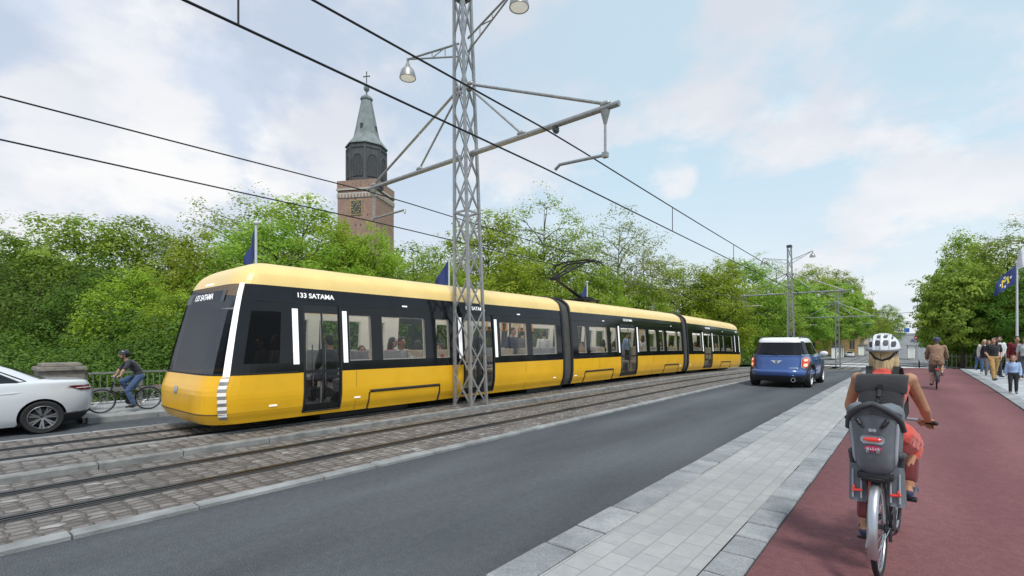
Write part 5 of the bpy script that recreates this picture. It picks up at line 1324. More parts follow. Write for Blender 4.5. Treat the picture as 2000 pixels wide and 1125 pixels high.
    b = MB(); b.loft([[sp(1.0,-.36,.012),sp(1.0,.36,.012)],[sp(.985,-.44,.014),sp(.985,.44,.014)],[sp(.962,-.44,.014),sp(.962,.44,.014)],[sp(.945,-.34,.012),sp(.945,.34,.012)]],0,False,False,False); rp = b.build('reflector_plate', M['seat_light'], sh, fix=False)
    b = MB(); b.ell(sp(.974,0,.016), (.052,.010,.014), 14, 8); b.build('reflector', M['tail'], sh, smooth=60)
    b = MB(); c = sp(.925,0,.004); b.loft([[c+Vector((math.cos(a)*.047*k, -.004, -.012+math.sin(a)*.020*k)) for a in [2*PI*q/24 for q in range(24)]] for k in (1.0,.05)],0,False); st = b.build('sticker', M['pink'], sh, fix=False)
    b = MB()
    for k in range(5):
        x = -.028 + k*.014; p0 = c + Vector((x,-.008,-.020)); b.bar(p0, p0+Vector((.002,0,.016 if k in (0,2,4) else .012)), .004, .003); b.bar(p0+Vector((0,0,.001)), p0+Vector((.009,0,.001)), .003, .003)
    b.build('sticker_script', M['white'], sh)
    b = MB()
    for s in (1,-1): b.lathe([(.012,-.002),(.006,-.003)], 12, sp(1.035,s*.07,.006), Matrix.Rotation(PI/2,3,'X'))
    b.build('seat_mark', M['seat_light'], sh)
    b = MB(); b.box((0,-.02,.715), (.20,.26,.045)); b.box((0,-.13,.70), (.16,.05,.05)); b.build('mount', M['black'], sh, bevel=.012)
    b = MB()
    for s in (1,-1): b.tube([(s*.03,.26,.60),(s*.035,.10,.70),(s*.035,-.05,.735)], .008, 6)
    b.build('carrier_arm', M['steel_d'], sh, smooth=60)
M['seat_grey'] = mat('seat_shell_grey', (.135,.15,.17), .45, var=.12, scale=10); M['seat_dark'] = mat('seat_dark_grey', (.045,.048,.054), .6, var=.15); M['seat_light'] = mat('seat_light_grey', (.36,.39,.42), .4, var=.08); M['pink'] = mat('sticker_pink', (.72,.06,.16), .5)

# ---- the woman in the foreground
WB = (-.178, 4.235, .026); WR = (0, R(-1.2), R(-3.5))
bk = bicycle('black bicycle with a grey child seat, ridden in the foreground', WB, WR, 1.0, True, 'black', True)
child_seat(bk)
J = dict(hip=(0,.26,.98), waist=(0,.30,1.11), chest=(0,.38,1.245), neck=(0,.465,1.40), head=(.0,.53,1.535))
for s, n in ((1,'R'),(-1,'L')):
    J['sh'+n] = (s*.155,.445,1.34); J['el'+n] = (s*.232,.52,1.12); J['wr'+n] = (s*.242,.705,1.02); J['hd'+n] = (s*.0,.92,-.25); J['pn'+n] = (0,-.25,-1); J['hip'+n] = (s*.085,.27,.95)
J.update(knR=(.13,.62,.84), anR=(.135,.46,.545), toeR=(.14,.60,.49), knL=(-.12,.53,.58), anL=(-.135,.40,.215), toeL=(-.14,.54,.15))
build_person('person', 'woman in coral dress and silver helmet riding the foreground bicycle', WB, 0, J, dict(skin='skin_tan', top='c_coral', sleeve=0, long=True, loose=.012, bottom='c_coral', leg=.66, bag=.026, under=('c_maroon',.90), shoe='c_navy', hair='nape', hairm='h_blond', helmet=('helmet_w','helmet_g',True), grip=True), None, 1.0, .0062, WR, 1.0, .90)
bp = thing('backpack', 'black roll-top backpack on the back of the woman in coral', 'backpack', WB, 0); bp.rotation_euler = WR
b = MB(); rings = []; ax_ = Vector((0,.58,.9)).normalized(); nb = Vector((0,-.84,.54)).normalized()
o0 = Vector((0,.225,1.06))
for h, w, d in ((-.06,.105,.055),(-.02,.125,.075),(.10,.135,.085),(.22,.138,.080),(.30,.142,.072)):
    c = o0 + ax_*h + nb*(d*.5); rings.append([c + Vector((math.copysign(abs(math.cos(a))**.45, math.cos(a))*w,0,0)) + nb*math.copysign(abs(math.sin(a))**.6, math.sin(a))*d*.75 for a in [2*PI*q/28 for q in range(28)]])
b.loft(rings); body = b.build('pack_body', M['c_black'], bp, smooth=50)
b = MB(); rings = []
for h, w, d, e in ((.17,.150,.010,.058),(.19,.156,.018,.060),(.24,.158,.026,.058),(.30,.160,.030,.045),(.335,.160,.026,.025),(.345,.156,.012,.01)):
    c = o0 + ax_*h + nb*(.03+e); rings.append([c + Vector((math.copysign(abs(math.cos(a))**.35, math.cos(a))*w,0,0)) + nb*math.sin(a)*d for a in [2*PI*q/28 for q in range(28)]])
b.loft(rings); b.build('roll_flap', M['c_black2'] if 'c_black2' in M else M['c_black'], bp, smooth=50)
b = MB(); pz = lambda h, e: o0 + ax_*h + nb*e
b.bar(pz(.12,.125), pz(.33,.085), .022, .006, up=nb); b.box(pz(.205,.122), (.032,.012,.03), 0, None); b.build('buckle_strap', M['black'], bp)
b = MB()
for k in range(10):
    a = 2*PI*k/10; b.tube([pz(.10,.108)+Vector((math.cos(a)*.006,0,0))+ax_*math.sin(a)*.006, pz(.10,.110)+Vector((math.cos(a)*.022,0,0))+ax_*math.sin(a)*.022], .0022, 4)
b.build('pack_emblem', M['seat_dark'], bp)
for s in (1,-1):
    b = MB(); rows = []
    for (x, y, z) in ((.075,.36,1.36),(.085,.42,1.44),(.095,.52,1.42),(.105,.545,1.33),(.125,.48,1.20),(.135,.36,1.10),(.12,.25,1.06)): rows.append([Vector((s*(x-.02),y,z)), Vector((s*(x+.02),y,z))])
    b.loft(rows,0,False,False,False); b.build('shoulder_strap', M['c_black'], bp, smooth=60)

# ---- the man riding behind the railing side, to the left
LB = (-14.16, 3.42, .035)
bicycle('dark city bicycle ridden on the far pavement', LB, (0,0,PI), .82, False, 'black')
def ride(seat=(0,.20,1.0), lean=.20, hx=.24, up='R'):
    hz = seat[2]; J = dict(hip=(0,seat[1]+.02,hz), waist=(0,seat[1]+.06,hz+.14), chest=(0,seat[1]+.06+lean*.6,hz+.30), neck=(0,seat[1]+.06+lean*1.25,hz+.455), head=(0,seat[1]+.07+lean*1.55,hz+.60))
    for s, n in ((1,'R'),(-1,'L')):
        J['sh'+n] = (s*.18,seat[1]+.04+lean*1.15,hz+.40); J['el'+n] = (s*.235,seat[1]+lean*1.6+.12,hz+.17); J['wr'+n] = (s*.245,.70,1.03); J['hd'+n] = (0,.92,-.3); J['pn'+n] = (0,-.3,-1); J['hip'+n] = (s*.09,seat[1]+.03,hz-.03)
    J.update(knR=(.12,.60,.86), anR=(.135,.44,.56), toeR=(.14,.58,.50), knL=(-.12,.52,.58), anL=(-.135,.38,.20), toeL=(-.14,.52,.14)); return J
build_person('person', 'man in dark t-shirt and jeans cycling on the far pavement', LB, PI, ride(), dict(top='c_charcoal', sleeve=.38, bottom='c_jeans', leg=1, shoe='c_charcoal', hair='short', hairm='h_dark', beard=True, helmet=('helmet_d','black'), grip=True, look=0), None, .82, .010)
# ---- the rider ahead on the red path
RB = (.61, 22.0, .03)
bicycle('bicycle of the rider in the brown jacket', RB, (0,0,R(-1)), 1.03, True, 'black')
build_person('person', 'rider in brown tweed jacket and grey shorts ahead on the red path', RB, R(-1), ride(lean=.12), dict(top='c_tweed', sleeve=1, long=True, coat=True, loose=.03, bottom='c_greys', leg=.55, bag=.025, shoe='c_black', hair='short', hairm='h_grey', helmet=('helmet_b','black'), grip=True), None, 1.03, .010)

# ---- pedestrians on the pale paving at right
TH = R(39.6)
def at(px, fw):
    r = fw*(px-1000)/948; return (-fw*math.sin(TH)+r*math.cos(TH), fw*math.cos(TH)+r*math.sin(TH))
def ped(label, px, fw, H, rz, J, o, fem=0, **k):
    x, y = at(px, fw)
    return build_person('person', label, (x, y, zg(x,y)+.036), rz, J, o, 'pedestrians on the pale paving', H/1.755, .0105, None, fem, 1.0, **k)
pk = dict(wrR=(.19,.10,.95), hdR=(-.1,.2,-1), wrL=(-.19,.10,.95), hdL=(.1,.2,-1), elR=(.25,-.06,1.15), elL=(-.25,-.06,1.15))
ped('man in black t-shirt and mustard trousers striding across the paving', 1941, 20.6, 1.80, PI+.25, stand(.26,.05,arms=pk), dict(top='c_black', sleeve=.4, bottom='c_mustard', shoe='c_black', hair='bob', hairm='h_brown', look=-.9))
ped('blond woman in cream sweater and jeans', 1923, 25.0, 1.74, PI-.15, stand(.10,.06), dict(top='c_cream', sleeve=1, long=True, loose=.03, bottom='c_jeans', shoe='c_tan', hair='long', hairm='h_blond'), 1)
ped('dark-haired person in black top and jeans, farthest left of the pedestrians', 1911, 29.5, 1.42, PI+2.4, stand(.16,.05), dict(top='c_black', sleeve=1, loose=.025, bottom='c_jeans', shoe='c_black', hair='long', hairm='h_dark'), 1)
ped('person in black jacket half hidden behind the man in mustard trousers', 1931, 23.6, 1.70, PI, stand(.08,.05), dict(top='c_black', sleeve=1, long=True, loose=.035, bottom='c_greys', shoe='c_black', hair='long', hairm='h_brown'), 1)
ped('tall man in white shirt and black trousers behind the mustard trousers', 1951, 22.6, 1.88, PI+.5, stand(.24,.12), dict(top='c_white', sleeve=1, long=True, loose=.022, bottom='c_black', shoe='c_black', hair='short', hairm='h_dark', look=-.6, beard=True, collar='c_white'))
ped('man in open red plaid shirt behind the child', 1986, 21.0, 1.86, PI+.1, stand(.14,.06), dict(top='c_plaid', sleeve=1, long=True, loose=.026, inner='c_black', bottom='c_black', shoe='c_black', hair='short', hairm='h_dark', look=.1))
ped('person in pale grey top at the right edge', 2003, 20.6, 1.82, PI-.2, stand(.10,.06), dict(top='c_palegrey', sleeve=.45, bottom='c_charcoal', shoe='c_palegrey', hair='short', hairm='h_brown'))
JC = stand(.05,.04); JC['head'] = (0,.03,1.655)
x, y = at(1979, 15.2)
build_person('person', 'small child in light blue shirt and black trousers', (x, y, zg(x,y)+.036), PI-.05, JC, dict(top='c_sky', sleeve=1, loose=.024, bottom='c_black', shoe='c_greys', hair='short', hairm='h_lightbrown', collar='c_white', headk=1.32), 'pedestrians on the pale paving', .66, .013)
# the child's head is larger for the body
# ---- passengers
def pas(label, y, x, rz, seated, o, fem=0, H=1.72):
    z = tz(y) + .36
    if seated and -math.sin(rz) > .3: x = min(x, .58)
    y *= abs(XC + x)/8.8
    J = sit() if seated else stand(.03,.03)
    return build_person('person', label, (XC+x, y, z), rz, J, o, 'tram passengers', H/1.755, .017, None, fem, 1.0, hands=False)
PS = lambda top, hair='short', hm='h_dark', **k: dict(top=top, sleeve=.9, bottom='c_charcoal', hair=hair, hairm=hm, **k)
pas('tram driver in grey jacket behind the windscreen', 3.78, .25, PI, True, PS('c_greys'), H=1.85)
pas('passenger in pale grey in the tram window ahead of the first door', 4.05, .75, PI, True, PS('c_palegrey','bob'), 1, 1.9)
pas('dark-clothed passenger seated inside the first tram door', 5.05, .5, PI/2, True, PS('c_black', skin='skin_tan'), 0, 1.9)
pas('passenger in orange low in the narrow window right of the first door', 5.75, .95, -PI*.6, True, PS('c_orange','bob','h_brown'), 1, 1.6)
pas('passenger in magenta top at the left of the long tram window', 6.50, .95, -.9, True, PS('c_magenta','bob','h_dark'), 1, 1.85)
pas('tan-skinned passenger beside the magenta top in the long tram window', 6.75, .55, -PI/2, True, PS('c_palegrey', skin='skin_tan'), 0, 1.85)
pas('dark-haired passenger in white at the right of the long tram window', 7.22, .9, .4, True, PS('c_white','bob'), 1, 1.75)
pas('passenger in red at the narrow window left of the lattice mast', 7.98, .95, PI*.8, True, PS('c_magenta','short','h_brown'), 0, 1.65)
pas('dark-clothed passenger inside the door behind the lattice mast', 9.3, .5, -PI/2, False, PS('c_black'), 0, 1.7)
pas('man in dark t-shirt standing in the window right of the second door', 10.66, .85, -PI/2, False, PS('c_navy', hm='h_brown'), 0, 1.72)
pas('dim passenger standing behind the man in dark t-shirt', 11.12, .2, .3, False, PS('c_greys'), 0, 1.7)
pas('passenger in white shirt standing in the last window of the front section', 12.2, .8, .8, False, PS('c_white'), 0, 1.66)
pas('passenger in tan in the first window of the middle section', 14.5, .9, 2.6, True, PS('c_tan','short'), 0, 1.7)
pas('passenger in black in the wide window of the middle section', 15.85, .9, .3, True, PS('c_black','long'), 1, 1.85)
pas('passenger in orange left of the middle section door', 16.75, .9, .3, True, PS('c_orange','bob','h_brown'), 1, 1.75)
pas('passenger in blue standing inside the middle section door', 17.8, .6, -PI/2, False, PS('c_sky'), 0, 1.7)
pas('passenger in white right of the middle section door', 19.3, .9, .2, False, PS('c_white','long','h_brown'), 1, 1.6)
pas('dark passenger two windows right of the middle section door', 21.3, .9, 2.8, True, PS('c_black','bob'), 0, 1.75)
pas('passenger in tan near the end of the middle section', 22.4, .9, .3, True, PS('c_tan','short'), 0, 1.8)
pas('dark passenger in the first window of the rear section', 25.7, .9, 2.4, True, PS('c_black','bob'), 1, 1.8)
pas('dark passenger right of the rear section door', 29.3, .9, 2.4, True, PS('c_navy'), 0, 1.8)
pas('passenger in magenta near the end of the tram', 31.6, .9, .4, True, PS('c_magenta','bob'), 0, 1.7)
# ------------------------------------------------------------------ trees
M['leaf_dark'] = leaf_mat('leaf_dark', (.045,.09,.010), (.17,.275,.028), .4)  # dark green, albedo lowered further to imitate deep shade in the wood
M['leaf_lime'] = leaf_mat('leaf_lime', (.20,.28,.018), (.52,.60,.065), .52)
M['leaf_mid'] = leaf_mat('leaf_mid', (.15,.235,.022), (.42,.53,.065), .5)
M['leaf_airy'] = leaf_mat('leaf_airy', (.20,.25,.045), (.46,.52,.13), .5)
M['leaf_linden'] = leaf_mat('leaf_linden', (.17,.30,.04), (.52,.68,.11), .55)
class Proto: pass
def tree_proto(seed, H, env, nlimb, nclu, nleaf, leaf, spread, bark, lm, trunk_r=.22, clear=.15, flat=.5, twig=.012, inner=.35, droop=0.0):
    """env: list of (height fraction, radius in m); returns trunk mesh and crown mesh"""
    rnd = random.Random(seed); rs = np.random.RandomState(seed)
    er = lambda h: interp(h/H, [e[0] for e in env], [e[1] for e in env])
    b = MB(); top = H*.90
    tp = []; bx = rnd.uniform(-.4,.4); by = rnd.uniform(-.4,.4)
    for k in range(9):
        t = k/8; tp.append(Vector((bx*t*t + .1*math.sin(t*5+seed), by*t*t + .1*math.cos(t*4+seed), top*t)))
    b.tube(tp, [max(.02, trunk_r*(1.25 if k == 0 else 1-.95*(k/8)**.8)) for k in range(9)], 8)
    ends = []
    for i in range(nlimb):
        t = lerp(clear, .9, (i+.5)/nlimb); z = top*t; f = t*8; k0 = min(7, int(f)); p0 = tp[k0].lerp(tp[k0+1], f-k0)
        a = i*2.399 + rnd.uniform(-.4,.4); hz = min(H*.98, z + rnd.uniform(.06,.24)*H*(1-t*.5)); rr = er(hz)*rnd.uniform(.72,1.0)
        e = Vector((math.cos(a)*rr, math.sin(a)*rr, hz - droop*rr*.3)); m = p0.lerp(e, .5) + Vector((rnd.uniform(-.3,.3), rnd.uniform(-.3,.3), rnd.uniform(0,.5)))
        r0 = max(.03, trunk_r*.48*(1-t*.65)); b.tube([p0, p0.lerp(m,.5)+Vector((0,0,.08)), m, e], [r0, r0*.75, r0*.5, twig], 5)
        ends.append((e, 1.0))
        for j in range(5):
            u = rnd.uniform(.35,.95); q = (p0.lerp(m, u*2) if u < .5 else m.lerp(e, u*2-1)); dd = Vector((rnd.gauss(0,1), rnd.gauss(0,1), rnd.gauss(.35,.7))); dd.normalize(); L_ = rnd.uniform(.5,1.3)*er(hz)*.35+.25
            e2 = q + dd*L_; b.tube([q, q.lerp(e2,.5)+Vector((0,0,.06)), e2], [r0*.35, r0*.25, twig*.8], 4); ends.append((e2, .9))
    # leaf clumps: at twig ends and through the outer volume
    C = [e for e, _ in ends]
    lo = env[0][0]*H
    while len(C) < nclu:
        h = rnd.uniform(lo, H); R_ = er(h)
        if rnd.random() > (R_/max(e[1] for e in env))**1.2: continue
        a = rnd.uniform(0, 2*PI); lob = 1 + .16*math.sin(a*3+seed+h*.9) + .10*math.sin(a*7+h*2.1+seed*2)
        rr = R_*lob*(rnd.uniform(inner,1)**.5); cx = tp[min(8,int(8*min(.99,h/top)))]
        C.append(Vector((cx.x+math.cos(a)*rr, cx.y+math.sin(a)*rr, h - droop*.1*rr)))
    C = np.array([tuple(c) for c in C]); n = len(C)
    csz = rs.uniform(.65, 1.35, n)*spread; ctint = rs.uniform(0,1,n)
    idx = np.repeat(np.arange(n), nleaf); N_ = len(idx)
    nn_ = rs.normal(0,1,(N_,3)); nl_ = np.linalg.norm(nn_,axis=1)[:,None]; nn_ *= np.minimum(1, 1.55/nl_); off = nn_*csz[idx][:,None]; off[:,2] *= flat; off[:,2] -= droop*np.linalg.norm(off[:,:2],axis=1)*.5
    P = C[idx] + off
    ctr = np.zeros_like(P); ctr[:,2] = H*.5
    outw = P - ctr; outw /= np.linalg.norm(outw,axis=1)[:,None] + 1e-6
    co_ = off/(np.linalg.norm(off,axis=1)[:,None]+1e-6)
    nr = outw*.5 + co_*.55 + np.array([0,0,.45]) + rs.normal(0,.26,(N_,3)); nr /= np.linalg.norm(nr,axis=1)[:,None]
    t1 = np.cross(nr, rs.normal(0,1,(N_,3))); t1 /= np.linalg.norm(t1,axis=1)[:,None]; t2 = np.cross(nr, t1)
    s = leaf*rs.uniform(.6,1.3,N_)[:,None]
    V4 = np.stack([P - t1*s*.5, P - t2*s*.30 + t1*s*.05, P + t1*s*.5, P + t2*s*.30 + t1*s*.05], 1).reshape(-1,3)
    V4[:,2] = np.maximum(V4[:,2], .05)
    me = bpy.data.meshes.new('crown'); me.vertices.add(N_*4); me.vertices.foreach_set('co', V4.ravel()); me.loops.add(N_*4); me.loops.foreach_set('vertex_index', np.arange(N_*4)); me.polygons.add(N_); me.polygons.foreach_set('loop_start', np.arange(N_)*4)
    me.update(); at_ = me.attributes.new('tint', 'FLOAT', 'FACE'); at_.data.foreach_set('value', np.clip(.12 + .58*ctint[idx] + .26*rs.uniform(0,1,N_), 0, 1)); me.materials.append(M[lm])
    p = Proto(); p.crown = me; tm = b.mesh('trunk'); tm.polygons.foreach_set('use_smooth', [True]*len(tm.polygons)); tm.materials.append(M[bark]); p.trunk = tm; p.H = H; return p
ENV_ROUND = [(.05,2.0),(.2,3.6),(.45,4.6),(.7,4.2),(.88,2.6),(1,.5)]
ENV_UP = [(.10,1.4),(.25,2.6),(.5,3.2),(.75,2.6),(.92,1.3),(1,.3)]
ENV_BOX = [(.28,3.0),(.34,4.0),(.5,4.4),(.75,3.8),(.92,2.2),(1,.5)]
ENV_BUSH = [(.0,2.0),(.2,3.2),(.55,3.4),(.85,2.2),(1,.6)]
TP_ = dict(
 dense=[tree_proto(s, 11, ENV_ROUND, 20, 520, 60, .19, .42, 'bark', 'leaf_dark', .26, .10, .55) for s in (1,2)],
 mid=[tree_proto(s, 11, ENV_ROUND, 20, 460, 50, .20, .42, 'bark', 'leaf_mid', .22, .12, .6) for s in (3,4)],
 lime=[tree_proto(s, 12, ENV_UP, 22, 430, 54, .175, .38, 'bark', 'leaf_lime', .2, .12, .65) for s in (5,6)],
 airy=[tree_proto(s, 14, [(.2,1.8),(.4,3.6),(.65,4.0),(.85,2.8),(1,.6)], 26, 360, 28, .16, .36, 'bark_pale', 'leaf_airy', .2, .2, .65, .014) for s in (7,8)],
 linden=[tree_proto(s, 10, ENV_BOX, 18, 420, 42, .30, .38, 'bark', 'leaf_linden', .24, .26, .45, droop=.35) for s in (9,10)],
 avenue=[tree_proto(s, 13, [(.30,1.6),(.45,2.7),(.65,2.6),(.85,1.6),(1,.3)], 22, 380, 38, .23, .38, 'bark', 'leaf_lime', .22, .28, .65) for s in (13,)],
 bush=[tree_proto(s, 4, ENV_BUSH, 12, 300, 70, .115, .40, 'bark', 'leaf_dark', .08, .08, .7) for s in (11,)],
)
cnt = {}
def tree(kind, label, px, top, fw, wk=1.0, group='trees of the wooded river bank', name='tree', base=None):
    x, y = at(px, fw); zt = 1.65 + (668-top)*fw/948
    z = zg(clamp(x,-14,8), y) - .2
    if x < -17: z -= 2.5 * sstep((-17 - x) / 9) * (1 - sstep((y-60)/30))
    if base is not None: z = base
    i = cnt[kind] = cnt.get(kind, -1) + 1; p = TP_[kind][i % len(TP_[kind])]
    s = (zt - z)/p.H
    t = thing(name, label, 'shrub' if kind == 'bush' else 'tree', (x, y, z), (i*2.1) % 6.28, group, (s*wk, s*wk, s))
    for nm, me in (('trunk', p.trunk), ('crown', p.crown)):
        o = bpy.data.objects.new(nm, me); COL.objects.link(o); o.parent = t
    return t
BANK = [
 ('airy','sparse tree at the left edge showing sky between its leaves',28,415,40,.9),
 ('dense','dark dense tree directly above the white car',70,500,23,.95),
 ('mid','broad tree crowning the skyline above the white car',150,418,36,1.15),
 ('dense','dark green tree at the far left edge',-30,450,30,1.0),
 ('dense','dense dark tree behind the stone pillar',165,545,21,.85),
 ('mid','round-headed tree on the skyline above the cyclist in jeans',262,432,38,1.1),
 ('lime','bright green upright tree right behind the cyclist in jeans',255,512,20,1.0),
 ('lime','bright green tree between the cyclist in jeans and the tram front',345,560,19,1.0),
 ('dense','dark tree deep behind the cyclist in jeans',215,500,28,1.0),
 ('airy','pale airy tree left of the tram front',345,445,40,1.0),
 ('lime','green tree just left of the tram roof front',405,440,30,1.0),
 ('airy','tall airy tree beside the first flag',478,362,36,1.05),
 ('lime','light green tree right of the first flag',585,378,36,1.25),
 ('mid','green tree above the front of the tram roof',540,430,28,1.1),
 ('lime','lime green tree covering the left foot of the church tower',650,418,33,1.05),
 ('lime','lime green pointed tree before the church tower',735,432,31,.75),
 ('mid','tree filling the gap under the church clock',690,478,34,1.1),
 ('mid','green tree right of the church tower',812,478,40,1.1),
 ('airy','thin budding tree just left of the near mast',865,455,48,.9),
 ('lime','green tree behind the half hidden flag',858,508,34,1.0),
 ('lime','light green tree just right of the near mast',955,402,46,1.0),
 ('airy','tallest airy tree, between the near mast and the pantograph',1055,372,46,1.1),
 ('lime','green tree below the tallest airy tree',1010,478,38,1.2),
 ('mid','green tree left of the pantograph',1090,470,42,1.0),
 ('airy','airy grey-branched tree above the pantograph',1200,402,50,1.05),
 ('airy','fine-twigged tree sloping right of the pantograph',1262,462,54,.9),
 ('lime','green tree behind the small flag',1165,520,42,1.2),
 ('lime','light green tree above the middle section of the tram',1245,530,48,1.2),
 ('lime','bright tree above the rear joint of the tram',1335,508,56,1.25),
 ('lime','bright green round tree above the rear section of the tram',1400,500,54,1.2),
 ('mid','tree above the tail end of the tram',1440,505,62,1.1),
 ('airy','loose tree left of the second mast',1492,494,76,1.0),
 ('linden','broad dark linden just right of the tram tail',1500,565,66,.95),
 ('linden','linden directly behind the second mast',1546,545,82,.95),
 ('linden','linden over the blue car roof',1590,548,100,.9),
 ('lime','light green tree on the skyline between the second and third masts',1585,512,112,1.0),
 ('linden','linden behind the farthest mast',1630,548,122,.85),
 ('airy','loose leaved tree at the right end of the left-hand row',1655,528,145,.8),
 ('mid','green tree above the farthest mast',1634,530,140,.8),
 ('linden','last linden at the right end of the left-hand row',1664,562,152,.7),
]
for k, l, px, tp, fw, wk in BANK: tree(k, l, px, tp, fw, wk)
RIGHT = [
 ('linden','first linden of the avenue, over the rider in brown',1880,510,37,.78),
 ('linden','second linden of the avenue, left of the first',1870,520,44,.6),
 ('avenue','tall light green tree rising from the right-hand avenue',1882,446,46,.8),
 ('airy','loose sprays of leaves at the left end of the right-hand avenue',1812,568,90,.34),
 ('linden','third linden of the avenue, overhanging the street',1850,545,58,.5),
 ('linden','farthest linden of the right-hand avenue',1832,562,74,.42),
 ('lime','bright tree left of the flying flag',1925,485,44,1.2),
 ('mid','broad tree behind the flying flag',1962,462,38,1.2),
 ('airy','tall loose tree in the top right corner of the wood',2005,405,36,1.0),
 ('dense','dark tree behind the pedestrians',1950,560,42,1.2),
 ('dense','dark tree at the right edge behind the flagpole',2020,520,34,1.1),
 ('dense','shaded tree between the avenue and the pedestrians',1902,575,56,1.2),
]
for k, l, px, tp, fw, wk in RIGHT: tree(k, l, px, tp, fw, wk, 'trees on the right side of the street')
SHR = [(15,690,17.5),(95,668,17),(170,700,17.5),(225,676,16.5),(262,705,17),(315,662,17.5),(352,690,17.5),(395,600,20),(-45,660,17.5)]
SL = ['shrub behind the roof of the white car','shrub behind the boot of the white car','shrub behind the stone pillar','shrub behind the front wheel of the far bicycle','shrub behind the cyclist in jeans','shrub behind the rear wheel of the far bicycle','shrub touching the left side of the tram front','taller shrub hidden beside the tram front','shrub at the far left edge']
for l, (px, tp, fw) in zip(SL, SHR): tree('bush', l, px, tp, fw, 1.1, 'shrubs behind the railing', 'shrub')
# far wood: reads as one mass behind the separate trees
def far_wood(name, pts, leaf, lm, seed, label):
    rs = np.random.RandomState(seed); P = []
    for (px, top, fw, n) in pts:
        x, y = at(px, fw); zt = 1.65+(668-top)*fw/948; r = fw*.085
        c = rs.normal(0,1,(n,3)); c /= np.linalg.norm(c,axis=1)[:,None]; c *= (rs.uniform(.45,1,(n,1))**.4); c = c*np.array([r,r,(zt+3)/2]) + np.array([x,y,(zt-3)/2])
        P.append(np.repeat(c, 12, 0) + rs.normal(0,.55,(n*12,3)))
    P = np.concatenate(P); N_ = len(P); nr = rs.normal(0,.6,(N_,3)) + np.array([0,0,.6]); nr /= np.linalg.norm(nr,axis=1)[:,None]; t1 = np.cross(nr, rs.normal(0,1,(N_,3))); t1 /= np.linalg.norm(t1,axis=1)[:,None]; t2 = np.cross(nr,t1); s = leaf*rs.uniform(.6,1.3,N_)[:,None]
    V4 = np.stack([P-t1*s*.5, P-t2*s*.35, P+t1*s*.5, P+t2*s*.35],1).reshape(-1,3)
    me = bpy.data.meshes.new(name); me.vertices.add(N_*4); me.vertices.foreach_set('co', V4.ravel()); me.loops.add(N_*4); me.loops.foreach_set('vertex_index', np.arange(N_*4)); me.polygons.add(N_); me.polygons.foreach_set('loop_start', np.arange(N_)*4); me.update()
    a = me.attributes.new('tint','FLOAT','FACE'); a.data.foreach_set('value', rs.uniform(0,1,N_)); o = link(name, me, M[lm]); tag(o, label, 'wood', None, 'stuff')
far_wood('far_wood', [(x, t, f, 260) for x, t, f in [(-40,520,52),(40,510,55),(120,505,56),(200,510,56),(290,520,56),(380,520,56),(470,500,56),(560,500,58),(650,520,60),(740,530,62),(830,530,64),(920,520,66),(1010,510,68),(1100,520,70),(1190,535,72),(1280,555,76),(1360,560,80),(1440,565,84)]], .5, 'leaf_mid', 21, 'mass of trees filling the background behind the left-hand row')
far_wood('far_wood', [(x, t, f, 260) for x, t, f in [(1905,600,75),(1950,560,64),(1990,545,58),(2060,540,56)]], .45, 'leaf_dark', 22, 'shaded mass of trees behind the pedestrians')
